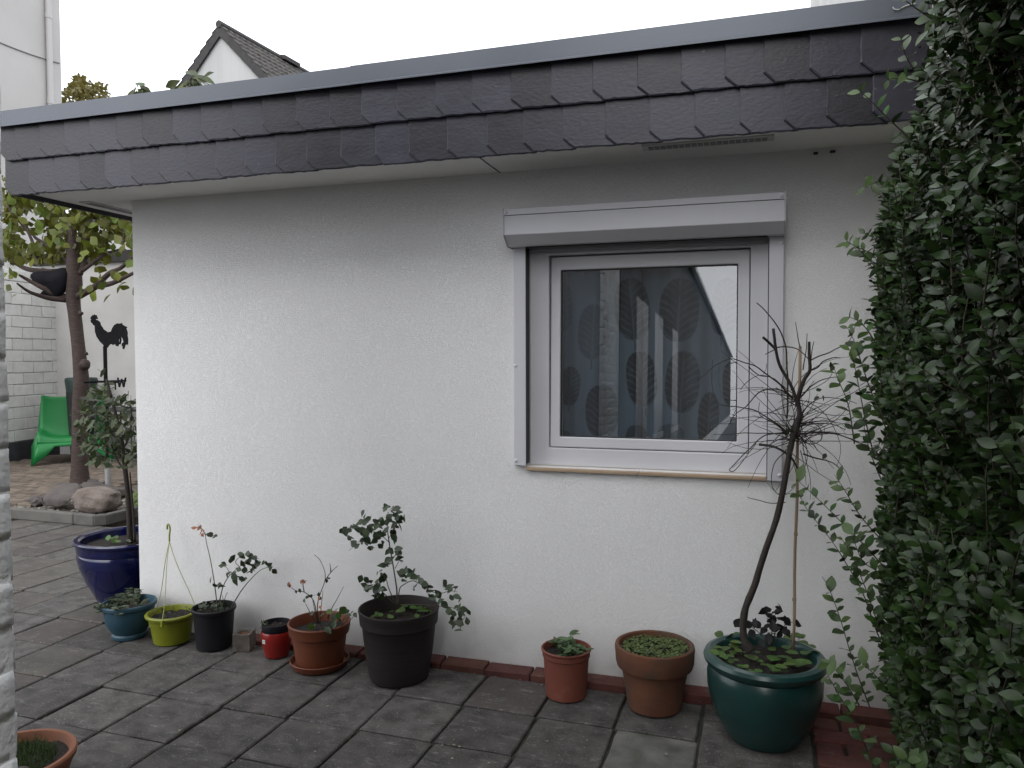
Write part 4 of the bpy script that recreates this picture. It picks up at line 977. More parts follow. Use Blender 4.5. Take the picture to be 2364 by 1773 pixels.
for k in range(4):
    a_ = R(-114)+R(3)*k; mb.v += [(-2.403+.0816*math.cos(a_+da), 3.505+.0816*math.sin(a_+da), PZ+zz) for da, zz in ((0, .091), (R(1.6), .091), (R(1.6), .100), (0, .100))]; mb.f.append((4*k, 4*k+1, 4*k+2, 4*k+3))
mb.build('price_print', mat('print_grey', (.25, .25, .25)), stk)
lin = pot('nursery_liner', 'black plant liner set inside the small red pot', (-2.403, 3.505),
    [(.05, .012), (.055, .014), (.0655, .10), (.0695, .134), (.0735, .142), (.0755, .150), (.0765, .172), (.075, .178), (.071, .178), (.069, .165), (.067, .15)], BLKP, .155, .066)
TERP = mat('terracotta_plastic', (0.1224, 0.03096, 0.01152), (0.1512, 0.04104, 0.01584), 6, .55, .1, 90, c3=(.20, .065, .035), s3=12, t3=.6, w3=.15)
TC = (-2.112, 3.455)
pot('terracotta_pot', 'orange plastic terracotta-coloured pot with wilted rose on a saucer', TC,
    [(.112, .014), (.118, .018), (.126, .08), (.136, .165), (.140, .168), (.150, .173), (.158, .220), (.160, .226), (.157, .232), (.151, .231), (.146, .215), (.138, .165), (.13, .1)], TERP, .185, .139)
pot('saucer', 'round terracotta-coloured plastic saucer under the wilted rose pot', TC,
    [(.128, 0), (.135, .003), (.149, .028), (.152, .036), (.150, .040), (.146, .038), (.135, .012), (.06, .011)], TERP, None, 0, cat='saucer')
BIGP = mat('grey_brown_plastic', (0.01872, 0.01512, 0.0144), (0.03024, 0.0252, 0.02376), 5, .6, .5, 3, stretch=(1, 1, 60), detail=3, spec=.25, c3=(.075, .055, .046), s3=4, t3=.6, w3=.2, bdist=.002)
pot('big_pot', 'big dark grey-brown plastic tub with a leafy rose bush', (-1.655, 3.442),
    [(.128, 0), (.142, .006), (.150, .03), (.166, .13), (.182, .272), (.185, .276), (.192, .280), (.197, .335), (.200, .342), (.199, .350), (.193, .351), (.188, .338), (.178, .26), (.165, .2)], BIGP, .27, .182)
SMP = mat('salmon_plastic', (0.1425, 0.039, 0.024), (0.1725, 0.051, 0.03225), 6, .6, .1, 90, c3=(.20, .08, .06), s3=12, t3=.6, w3=.15)
pot('salmon_pot', 'small salmon-red plastic pot with a young leafy plant', (-.814, 3.485),
    [(.090, 0), (.096, .004), (.099, .05), (.105, .16), (.107, .185), (.112, .19), (.113, .212), (.118, .218), (.118, .224), (.114, .227), (.109, .225), (.106, .2), (.10, .15)], SMP, .195, .104)
CLAY = mat('old_clay', (0.0825, 0.03, 0.015), (0.135, 0.0525, 0.0255), 5, .9, .6, 80, detail=9, c3=(.06, .042, .026), s3=6, t3=.49, w3=.14, bdist=.003)
pot('clay_pot', 'old weathered clay pot with thick rim full of tiny weeds', (-.402, 3.478),
    [(.108, 0), (.118, .006), (.126, .05), (.140, .14), (.150, .188), (.154, .190), (.168, .194), (.174, .215), (.178, .275), (.176, .287), (.168, .292), (.159, .288), (.154, .26), (.15, .2)], CLAY, .262, .152, wob=.004)
GGL = mat('green_glaze', (0.00675, 0.033, 0.03), (0.0105, 0.048, 0.04275), 5, .3, .12, 40, detail=7, c3=(.014, .08, .07), s3=6, t3=.6, w3=.2, coat=.15)
GC = (.068, 3.33)
pot('green_pot', 'large sea-green glazed pot with a bare twisted tree', GC,
    [(.125, 0), (.142, .006), (.178, .06), (.212, .135), (.230, .21), (.232, .268), (.226, .292), (.222, .300), (.232, .308), (.244, .322), (.247, .336), (.240, .350), (.222, .356), (.204, .350), (.198, .335), (.20, .28), (.19, .25)], GGL, .315, .201, n=72)
TERB = mat('clay_bowl', (0.189, 0.07, 0.035), (0.252, 0.105, 0.0595), 6, .85, .3, 90, c3=(.20, .10, .07), s3=9, t3=.6, w3=.1)
BC = (-2.55, 2.09)
pot('clay_bowl', 'shallow clay bowl of grass at the lower left edge', BC,
    [(.13, 0), (.14, .004), (.175, .06), (.196, .118), (.202, .122), (.205, .14), (.200, .148), (.186, .148), (.180, .138), (.172, .10), (.16, .08)], TERB, .115, .176)
# tuff cube with a round hollow
TUF = mat('tuff_cube', (0.07, 0.0595, 0.0504), (0.14, 0.1155, 0.098), 14, .9, .7, 90, c3=(.035, .03, .026), s3=9, t3=.58, w3=.1)
cu = thing('stone_cube', 'small weathered stone cube with a round hollow on top', 'cube', (-2.625, 3.53, PZ))
mb = MB(); S = .047; n_ = 24
ring_o = []
for j in range(n_):
    a_ = 2*math.pi*j/n_; c_, s_ = math.cos(a_), math.sin(a_); k = 1/max(abs(c_), abs(s_)); ring_o.append((S*c_*k, S*s_*k))
for z, rr in ((0, 'o'), (.094, 'o'), (.094, .034), (.072, .031), (.071, .0005)):
    for j in range(n_):
        a_ = 2*math.pi*j/n_; x, y = ring_o[j] if rr == 'o' else (rr*math.cos(a_), rr*math.sin(a_))
        ca2, sa2 = math.cos(.28), math.sin(.28); mb.v.append((-2.625+x*ca2-y*sa2, 3.53+x*sa2+y*ca2, PZ+z))
for i in range(4):
    for j in range(n_): mb.f.append((i*n_+j, i*n_+(j+1) % n_, (i+1)*n_+(j+1) % n_, (i+1)*n_+j))
mb.f.append(tuple(range(n_))[::-1]); mb.build('body', TUF, cu, bevel=.003)
mb = MB(); rg = random.Random(8)
for k in range(26):
    a_, r_ = rg.uniform(0, 6.28), .026*math.sqrt(rg.random()); p = Vector((-2.625+r_*math.cos(a_), 3.53+r_*math.sin(a_), PZ+.076+rg.uniform(0, .008)))
    mb.tube([p, p+rvec()*.008], .004, 5)
mb.build('bark_chips', mat('bark_chip', (.16, .06, .03), (.22, .09, .05), 60, .9), cu)

# ================================================================== plants
STEM = mat('green_brown_stem', (.035, .03, .018), (.06, .05, .03), 40, .7)
TWIG = mat('dry_twig', (0.018, 0.0132, 0.0108), (0.033, 0.0252, 0.0204), 50, .8, .4, 120)
LROSE = mat('rose_leaf', (0.021, 0.0375, 0.0165), (0.03375, 0.05625, 0.021), 30, .45, vary=.35, hue=.02, trans=.12)
LLIGHT = mat('clover_leaf', (0.045, 0.0975, 0.0165), (0.075, 0.1425, 0.02625), 30, .5, vary=.3, hue=.02, trans=.2)
LMINT = mat('mint_leaf', (0.045, 0.06375, 0.03375), (0.0675, 0.09, 0.045), 30, .6, vary=.25, hue=.015, trans=.15)
LDARK = mat('black_leaf', (.006, .006, .006), (.011, .010, .010), 30, .55, vary=.3, spec=.25)
PETAL = mat('withered_petal', (.30, .10, .055), (.42, .17, .10), 30, .8, vary=.2)
mR, mC, mD, mP, mM = leaf_mesh('leaf', ROSE, LROSE), leaf_mesh('leaf', ROUND, LLIGHT), leaf_mesh('leaf', ROSE, LDARK), leaf_mesh('petal', ROSE, PETAL), leaf_mesh('leaf', SAGE, LMINT)
mS = leaf_mesh('leaf', SAGE, mat('sage_leaf', (.05, .09, .035), (.075, .12, .05), 30, .6, vary=.25, trans=.12))
rp_ = random.Random(99)
def f6(x, y, yy): return YP(640+x/3.456, 1150+y/3.456, yy)
def f7(x, y, yy): return YP(200+x/4.366, 1180+y/4.366, yy)
def f5(x, y, yy): return YP(1560+x/3.922, 1350+y/3.922, yy)
def stem(parent, pts, ra, rb_, mt_=None, nm='stem', n=6):
    P_ = smooth_path(pts, 4); mb = MB(); mb.tube(P_, lerp_r(ra, rb_, len(P_)), n); return mb.build(nm, mt_ or STEM, parent, smooth=True)
def leafat(parent, me, p, sc, up=.2, face=-.7, nm='leaf', d=None):
    d = d or Vector((rp_.gauss(0, .8), rp_.gauss(0, .5), rp_.gauss(-.15, .7))); nn = Vector((rp_.gauss(0, .5), face+rp_.gauss(0, .5), .5+up+rp_.gauss(0, .5)))
    if d.length < .1: d = Vector((1, 0, 0))
    d.normalize(); return place(nm, me, parent, Vector(p)-d*sc*.4, basis(d, nn).to_quaternion(), sc)
# big rose bush
Yb = 3.44
rose = thing('rose_bush', 'leafy green rose bush growing in the big dark tub', 'rose bush', (-1.655, Yb, PZ+.26), 'roses in pots')
for P_, dy, r_ in (([(955, 850), (955, 760), (950, 700), (925, 540), (900, 400), (880, 250), (885, 110)], .05, .0045), ([(945, 850), (890, 720), (870, 650), (840, 610)], -.03, .003), ([(930, 840), (830, 740), (760, 700), (690, 690)], -.06, .003),
               ([(965, 850), (975, 730), (1010, 690), (1080, 660), (1150, 690), (1220, 740), (1300, 760), (1380, 740), (1440, 750)], .06, .003), ([(980, 850), (1150, 850), (1290, 862), (1380, 870), (1450, 900), (1500, 940), (1440, 1020)], -.04, .0022), ([(900, 360), (820, 290), (720, 250), (620, 230), (540, 265)], -.08, .0022), ([(885, 330), (960, 200), (1000, 160)], .03, .002),
               ([(940, 560), (985, 470), (975, 420)], .02, .0018), ([(690, 300), (640, 360), (570, 420)], -.05, .0016)):
    stem(rose, [f6(x, y, Yb+dy*k/(len(P_)-1)) for k, (x, y) in enumerate(P_)], r_, r_*.45)
A6 = [(870, 80), (910, 100), (960, 140), (1000, 160), (970, 205), (930, 190), (880, 170), (830, 180), (800, 210), (720, 170), (690, 160), (640, 190), (600, 230), (560, 255), (530, 265), (650, 250), (690, 280), (740, 240), (770, 300), (820, 290), (830, 360), (760, 400), (700, 330), (620, 365), (580, 310), (930, 260), (930, 320), (890, 420), (970, 410), (960, 440), (975, 470), (850, 520), (880, 510), (720, 350), (800, 330), (860, 300), (850, 260),
      (830, 600), (850, 640), (800, 640), (670, 650), (690, 710), (740, 690), (760, 740), (790, 720), (840, 720), (770, 790), (820, 780), (720, 720), (800, 690), (1000, 600), (1040, 590), (1090, 610), (1010, 640), (1100, 640), (1090, 690), (1150, 690), (1190, 720), (1230, 720), (1330, 700), (1370, 730), (1420, 720), (1450, 790), (1390, 790), (1320, 820), (1270, 790), (1220, 770),
      (1380, 910), (1440, 890), (1490, 900), (1520, 940), (1440, 940), (1400, 1000), (1450, 990), (1430, 1040), (1380, 960)]
for (x, y) in A6:
    for q in range(3 if y < 600 else 2):
        leafat(rose, mR, f6(x+rp_.gauss(0, 15), y+rp_.gauss(0, 15), Yb+rp_.gauss(0, .035)+(-.05 if x > 1250 and y > 850 else 0)), rp_.uniform(.034, .054))
cl1 = thing('clover_weed', 'round-leaved weeds on the soil of the big dark tub', 'weed', (-1.655, Yb, PZ+.265), 'weeds in pots')
for x, y in [(800, 930), (770, 940), (900, 905), (900, 945), (830, 930), (1060, 830), (1090, 870), (1130, 870), (1200, 870), (1240, 890), (1110, 940), (1180, 900), (1030, 860), (1220, 840), (1150, 900), (1000, 890), (960, 900), (1260, 850)]:
    p = G(640+x/3.456, 1150+y/3.456, PZ+.30); p.y = min(p.y, 3.6); leafat(cl1, mC, p, rp_.uniform(.028, .045), up=1., face=-.3, d=Vector((rp_.gauss(0, 1), rp_.gauss(0, 1), .1)))
    mb = MB(); mb.tube([p, Vector((p.x*.8-1.655*.2, p.y*.8+Yb*.2, PZ+.262))], .0012, 5); mb.build('stalk', STEM, cl1)
# wilted rose
Yt = TC[1]
wr = thing('rose_bush', 'nearly bare wilted rose with dry brown blooms in the orange pot', 'rose bush', (TC[0], Yt, PZ+.18), 'roses in pots')
for P_, dy in (([(330, 1000), (320, 860), (345, 760), (380, 660), (380, 590), (345, 500), (295, 450)], .04), ([(380, 660), (430, 590), (485, 540)], .02), ([(428, 592), (420, 520)], .02), ([(325, 1000), (290, 820), (215, 750), (150, 740), (90, 690)], -.06), ([(215, 750), (205, 670), (235, 660)], -.04),
               ([(400, 960), (440, 870), (480, 800), (530, 705)], .03), ([(320, 1000), (300, 900), (280, 800)], 0), ([(340, 1000), (350, 880), (365, 740)], 0), ([(310, 1000), (255, 900), (225, 840)], -.03)):
    stem(wr, [f6(x, y, Yt+dy*k/(len(P_)-1)) for k, (x, y) in enumerate(P_)], .0028, .0011, TWIG)
for x, y in [(240, 790), (215, 815), (270, 780), (305, 770), (410, 640), (395, 660), (340, 800), (330, 770), (150, 745), (180, 735)]: leafat(wr, mR, f6(x, y, Yt), rp_.uniform(.02, .035))
for x, y in [(90, 690), (205, 670)]:
    for k in range(7): leafat(wr, mP, f6(x+rp_.gauss(0, 8), y+rp_.gauss(0, 10), Yt-.05+rp_.gauss(0, .006)), rp_.uniform(.014, .024), nm='petal')
for x, y in [(335, 800), (345, 870)]: leafat(wr, mP, f6(x, y, Yt-.02), .025, nm='petal')
cw = thing('clover_weed', 'pale and yellowing leaves sprawling over the orange pot rim', 'weed', (TC[0], Yt, PZ+.185), 'weeds in pots')
for x, y in [(270, 1020), (295, 1020), (420, 900), (470, 890), (520, 890), (560, 900), (600, 905), (620, 930), (540, 960), (500, 980), (450, 1010), (450, 950), (570, 930), (400, 1050), (440, 1030), (420, 930), (360, 930), (480, 940), (275, 920), (520, 920)]:
    p = f6(x, y, Yt+(-.13 if y > 1000 else .0)+rp_.gauss(0, .03)); leafat(cw, mR if rp_.random() < .6 else mC, p, rp_.uniform(.028, .05), up=.7)
    mb = MB(); mb.tube([p, Vector((p.x*.6+TC[0]*.4, p.y*.6+Yt*.4, PZ+.182))], .0012, 5); mb.build('stalk', STEM, cw)
# rose in the black pot
Yk = 3.52
kr = thing('rose_bush', 'spindly rose in the black pot with a withered orange bloom', 'rose bush', (-2.812, Yk, PZ+.175), 'roses in pots')
for P_, dy in (([(1320, 960), (1310, 900), (1290, 740), (1250, 500), (1210, 330), (1195, 225)], .05), ([(1330, 960), (1345, 880), (1380, 750), (1440, 650), (1540, 560), (1620, 480)], .04), ([(1450, 980), (1490, 915), (1560, 800), (1660, 680), (1760, 590), (1860, 560)], .06), ([(1440, 650), (1420, 580), (1370, 540)], .0), ([(1540, 560), (1500, 510), (1560, 450), (1620, 420)], .03), ([(1290, 740), (1340, 745)], 0), ([(1195, 225), (1150, 170), (1080, 170)], .02), ([(1195, 235), (1240, 235), (1300, 250)], 0), ([(1370, 950), (1400, 860), (1420, 820)], 0), ([(1380, 930), (1370, 850)], 0)):
    stem(kr, [f7(x, y, Yk+dy*k/(len(P_)-1)) for k, (x, y) in enumerate(P_)], .0036 if len(P_) > 4 else .0018, .0014)
for x, y in [(1230, 240), (1290, 255), (1255, 235), (1380, 530), (1360, 550), (1480, 480), (1450, 500), (1560, 450), (1620, 425), (1650, 450), (1640, 500), (1710, 480), (1720, 540), (1660, 600), (1600, 590), (1580, 540), (1690, 560), (1780, 520), (1840, 545), (1890, 605), (1850, 580), (1430, 630), (1480, 670), (1540, 600), (1560, 680), (1490, 720), (1590, 690), (1500, 640), (1250, 700), (1330, 740), (1290, 745), (1350, 755), (1620, 530), (1740, 510), (1690, 470)]:
    for q in range(2 if 1340 < x < 1800 else 1): leafat(kr, mR, f7(x+rp_.gauss(0, 14)*q, y+rp_.gauss(0, 14)*q, Yk+.03+rp_.gauss(0, .03)), rp_.uniform(.034, .05))
for x, y in [(1080, 170), (1100, 165), (1140, 165), (1160, 190), (1180, 200), (1150, 220), (1165, 240), (1185, 230), (1150, 150), (1130, 180)]:
    leafat(kr, mP, f7(x, y, Yk+.05+rp_.gauss(0, .006)), rp_.uniform(.018, .03), nm='petal')
kw = thing('clover_weed', 'small leafy weeds on the soil of the black pot', 'weed', (-2.812, Yk, PZ+.18), 'weeds in pots')
for k in range(34):
    a_, r_ = rp_.uniform(0, 6.28), .092*math.sqrt(rp_.random()); p = Vector((-2.812+r_*math.cos(a_), Yk+r_*math.sin(a_), PZ+.20+rp_.uniform(0, .035)))
    leafat(kw, mR, p, rp_.uniform(.02, .035), up=.8)
    mb = MB(); mb.tube([p, Vector((p.x, p.y, PZ+.178))], .001, 4); mb.build('stalk', STEM, kw)
# mint in the teal bowl
mt = thing('herb_plant', 'grey-green leafy herb sprawling over the teal bowl', 'plant', (-3.375, 3.505, PZ+.155), 'plants in pots')
for k in range(40):
    a_ = rp_.uniform(1.6, 5.2) if k < 26 else rp_.uniform(0, 6.28); r_ = rp_.uniform(.02, .10); b0 = Vector((-3.375+r_*math.cos(a_), 3.505+r_*math.sin(a_), PZ+.158))
    d = Vector((math.cos(a_)*.9-.25, math.sin(a_)*.8, rp_.uniform(.25, .9))).normalized(); L_ = rp_.uniform(.05, .125)
    e = b0+d*L_+Vector((0, 0, -.015)); stem(mt, [b0, b0+d*L_*.55+Vector((0, 0, .012)), e], .0017, .0008)
    for q in range(4):
        p = b0.lerp(e, .45+.18*q)+Vector((0, 0, .008))
        for sg in (-1, 1): leafat(mt, mM, p, rp_.uniform(.036, .058), up=.6, d=(d*.4+Vector((-d.y, d.x, .1))*sg).normalized())
# sprouts in the lime pot
ls = thing('seedling', 'sparse seedlings on the soil of the lime pot', 'plant', (-3.09, 3.515, PZ+.13), 'plants in pots')
for k in range(16):
    a_, r_ = rp_.uniform(0, 6.28), .10*math.sqrt(rp_.random()); p = Vector((-3.09+r_*math.cos(a_), 3.515+r_*math.sin(a_), PZ+.142)); e = p+Vector((rp_.gauss(0, .01), rp_.gauss(0, .01), rp_.uniform(.012, .045)))
    stem(ls, [p-Vector((0, 0, .008)), e], .0012, .0008)
    for q in range(2): leafat(ls, mM, e, rp_.uniform(.012, .022), up=.7)
sl = thing('seedling', 'two limp leaves on the rim of the black liner', 'plant', (-2.43, 3.47, PZ+.15), 'plants in pots')
for k in range(7): 
    p = Vector((-2.455+rp_.gauss(0, .012), 3.475+rp_.gauss(0, .014), PZ+.175+rp_.uniform(-.01, .012))); leafat(sl, mM, p, .032, up=.6)
    mb = MB(); mb.tube([p, Vector((-2.425, 3.49, PZ+.15))], .001, 4); mb.build('stalk', STEM, sl)
# young plant in the salmon pot
sg_ = thing('young_plant', 'young grey-green leafy plant in the salmon-red pot', 'plant', (-.814, 3.485, PZ+.185), 'plants in pots')
for k in range(11):
    a_, r_ = rp_.uniform(0, 6.28), rp_.uniform(.01, .075); b0 = Vector((-.814+r_*math.cos(a_), 3.485+r_*math.sin(a_), PZ+.19)); h_ = rp_.uniform(.03, .075)
    e = b0+Vector((math.cos(a_)*.02, math.sin(a_)*.02, h_)); stem(sg_, [b0, e], .002, .0012)
    for q in range(6):
        an = q*1.05+k; d = Vector((math.cos(an), math.sin(an), rp_.uniform(.1, .9))); leafat(sg_, mS, b0.lerp(e, .4+.6*q/5)+d.normalized()*.018, rp_.uniform(.05, .075), up=1., face=-.2, d=d)
# carpet of tiny weeds in the clay pot
mb = MB()
for k in range(900):
    a_, r_ = rp_.uniform(0, 6.28), .148*math.sqrt(rp_.random()); p = Vector((-.402+r_*math.cos(a_), 3.478+r_*math.sin(a_), PZ+.266+rp_.uniform(0, .012)+.008*noise.noise(Vector((a_, r_*30, 0)))))
    put_leaf(mb, ROUND, p, basis((rp_.gauss(0, 1), rp_.gauss(0, 1), .2), (rp_.gauss(0, .4), -.2, 1)), rp_.uniform(.008, .015))
wc = mb.build('weed_carpet', mat('weed_green', (.045, .075, .018), (.09, .125, .03), 60, .6, c3=(.07, .05, .025), s3=40, t3=.6), origin=(-.402, 3.478, PZ+.258), kind='stuff'); tag(wc, 'carpet of tiny green weeds filling the old clay pot', 'weeds')
# grass in the clay bowl
mb = MB()
for k in range(1500):
    a_, r_ = rp_.uniform(0, 6.28), .150*math.sqrt(rp_.random()); p = Vector((BC[0]+r_*math.cos(a_)-.02, BC[1]+r_*math.sin(a_), PZ+.11)); d = Vector((rp_.gauss(0, .5), rp_.gauss(0, .5), 1)).normalized(); L_ = rp_.uniform(.02, .06); s_ = d.orthogonal().normalized()*.0009
    q = p+d*L_*.6; e = q+(d+Vector((rp_.gauss(0, .4), rp_.gauss(0, .4), -.3)))*L_*.4
    mb.add([p-s_, p+s_, q+s_*.8, q-s_*.8, e], [(0, 1, 2, 3), (3, 2, 4)])
gb = mb.build('bowl_grass', mat('bowl_grass', (.03, .06, .012), (.06, .11, .02), 30, .6, trans=.2), origin=(BC[0], BC[1], PZ+.108), kind='stuff'); tag(gb, 'tuft of fine green grass growing in the shallow clay bowl', 'grass')
stone('pebble', 'grey pebble lying in the shallow clay bowl', Vector((BC[0]+.10, BC[1]-.06, PZ+.108)), (.035, .026, .02), .4, SGR, 77, grp='pebbles in the clay bowl')
# ginkgo in the blue pot
LG = mat('ginkgo_leaf', (0.03375, 0.04875, 0.0165), (0.0525, 0.07125, 0.0225), 25, .5, vary=.4, hue=.02, trans=.25); mG = leaf_mesh('leaf', GINKGO, LG)
gk = thing('ginkgo_sapling', 'ginkgo sapling with fan-shaped leaves in the blue pot', 'tree', (-3.79, 3.95, PZ+.38))
def q2(x, y, yy): return YP(x, y, yy)
for P_, ra in (([(300, 1252), (299, 1200), (296, 1150), (291, 1100), (286, 1060), (280, 1010), (268, 960), (255, 910), (246, 875)], .020), ([(311, 1252), (309, 1200), (304, 1140), (300, 1090)], .010), ([(290, 1090), (270, 1060), (250, 1010), (215, 960)], .006), ([(283, 1040), (300, 1000), (304, 960), (300, 930)], .006), ([(288, 1075), (305, 1040), (312, 1000)], .005),
               ([(275, 990), (240, 960), (205, 940), (180, 915)], .004), ([(285, 1060), (235, 1040), (200, 1030)], .004)):
    P3 = [q2(x, y, 3.95) for x, y in P_]; stem(gk, P3, ra, ra*.4, TWIG, 'trunk' if ra > .015 else 'branch', 8)
rk = random.Random(12); k = 0
while k < 250:
    zx, zy = rk.uniform(152, 318), rk.uniform(855, 1120)
    e = ((zx-248)/75)**2+((zy-985)/95)**2
    if zx > 285 and zy > 920 and zy < 1075: e *= .45
    if e > 1.0 and not ((150 < zx < 185 and 1000 < zy < 1020 and rk.random() < .5) or (225 < zx < 260 and 850 < zy < 900 and rk.random() < .35)): continue
    if zy < 890 and not (225 < zx < 258): continue
    if zx > 256 and zy < 915: continue
    p = q2(zx, zy, 3.95+rk.gauss(0, .09))
    if p.x > CX-.03: p.x = CX-.03-rk.random()*.05
    d = Vector((rk.gauss(0, .8), rk.gauss(0, .8), rk.gauss(-.2, .6))).normalized(); nn = Vector((rk.gauss(0, .6), -.6+rk.gauss(0, .5), .6))
    place('leaf', mG, gk, p-d*.025, basis(d, nn).to_quaternion(), rk.uniform(.055, .085)); k += 1
for x, y in ((255, 1243), (262, 1247), (250, 1240), (272, 1250), (268, 1240), (312, 1230), (318, 1222), (306, 1240), (300, 1244)):
    p = G(x, y, PZ+.44); p.x = min(p.x, CX-.05); leafat(gk, mC if x < 290 else mG, p, .04, up=.8)
# black-leaved plant, clover and broad leaves in the green pot
bp = thing('dark_leaf_plant', 'small plant with nearly black leaves in the sea-green pot', 'plant', (.10, 3.40, PZ+.315), 'plants in pots')
DL = [(555, 350), (590, 340), (650, 350), (660, 370), (715, 355), (740, 360), (800, 235), (830, 225), (930, 215), (950, 210), (920, 245), (900, 250), (830, 290), (850, 280), (890, 310), (945, 305), (960, 300), (1010, 335), (1020, 325), (1095, 350), (820, 380), (850, 370), (880, 380), (960, 410), (990, 420), (1010, 430), (845, 480), (780, 540), (870, 440), (930, 380), (900, 400), (940, 450), (800, 410), (860, 330), (690, 440), (900, 480)]
for x, y in DL: leafat(bp, mD, f5(x, y, 3.42+rp_.gauss(0, .02)), rp_.uniform(.036, .055), up=.1)
for P_ in ([(860, 560), (870, 440), (860, 330), (830, 240)], [(880, 560), (900, 400), (890, 300), (930, 225)], [(890, 560), (960, 420), (1010, 340), (1090, 350)], [(850, 560), (760, 440), (660, 370), (560, 350)]): stem(bp, [f5(x, y, 3.42) for x, y in P_], .0022, .001, TWIG)
gw = thing('clover_weed', 'bright green clover and broad leaves covering the sea-green pot', 'weed', (GC[0], GC[1], PZ+.315), 'weeds in pots')
GL = [(400, 450, 1), (440, 500, 1), (490, 460, 1.1), (570, 450, 1), (330, 610, 1.2), (390, 600, 1.2), (450, 570, 1.2), (540, 550, 1.1), (560, 520, 1.2), (490, 640, .8), (690, 660, 1.5), (895, 660, 1.6), (865, 575, .9), (1000, 660, 1.5), (1080, 700, 1.8), (1150, 690, 1.5), (1180, 610, 1.2), (1100, 560, 1.2), (1230, 560, 1.2), (1210, 620, 1.2), (1030, 480, 1.2), (1130, 470, 1.3), (1080, 450, 1.1), (870, 740, 1.2), (910, 760, 1.2), (980, 780, 1.4), (680, 775, .8), (740, 780, .8), (600, 740, .6), (540, 680, .6), (580, 730, .6), (640, 740, .6), (500, 690, .7), (450, 660, .7), (620, 610, .5), (740, 610, .6), (800, 720, .6), (760, 690, .6), (1000, 560, 1.1), (1040, 610, 1.2), (1250, 600, 1.1), (1060, 520, 1.1), (1160, 530, 1.2), (940, 740, 1.2), (1020, 720, 1.3), (1200, 700, .9), (420, 640, .8), (380, 560, .9), (520, 610, .9), (570, 590, .9)]
for x, y, s_ in GL:
    p = G(1560+x/3.922, 1350+y/3.922, PZ+.345+rp_.uniform(-.012, .015)); leafat(gw, mC, p, .043*s_, up=1.6, face=-.3, d=Vector((rp_.gauss(0, 1), rp_.gauss(0, 1), .05)))
    mb = MB(); mb.tube([p, Vector((p.x*.85+GC[0]*.15, p.y*.85+GC[1]*.15, PZ+.31))], .0011, 4); mb.build('stalk', STEM, gw)
# bare twisted tree and its stake
def f4(x, y, yy): return YP(1600+x/2.764, 600+y/2.764, yy)
Yg = 3.33
tw = thing('bare_tree', 'bare twisted little tree with tangled thin twigs', 'tree', (GC[0]-.03, Yg-.05, PZ+.30))
pts = [(1733, 1503), (1722, 1485), (1716, 1462), (1717, 1426), (1723, 1398), (1742, 1352), (1752, 1318), (1769, 1265), (1792, 1200), (1807, 1135), (1820, 1060), (1828, 1020), (1836, 990), (1846, 958), (1841, 925)]
P3 = smooth_path([YP(x, y, Yg-.03+.05*k/14) for k, (x, y) in enumerate(pts)], 3); mb = MB()
rr = np.interp(np.linspace(0, 1, len(P3)), [0, .1, .6, .8, .86, .92, 1], [.022, .0155, .012, .012, .017, .011, .007]); mb.tube(P3, [r+.0015*noise.noise(p*30) for r, p in zip(rr, P3)], 10); tk = mb.build('trunk', TWIG, tw, smooth=True)
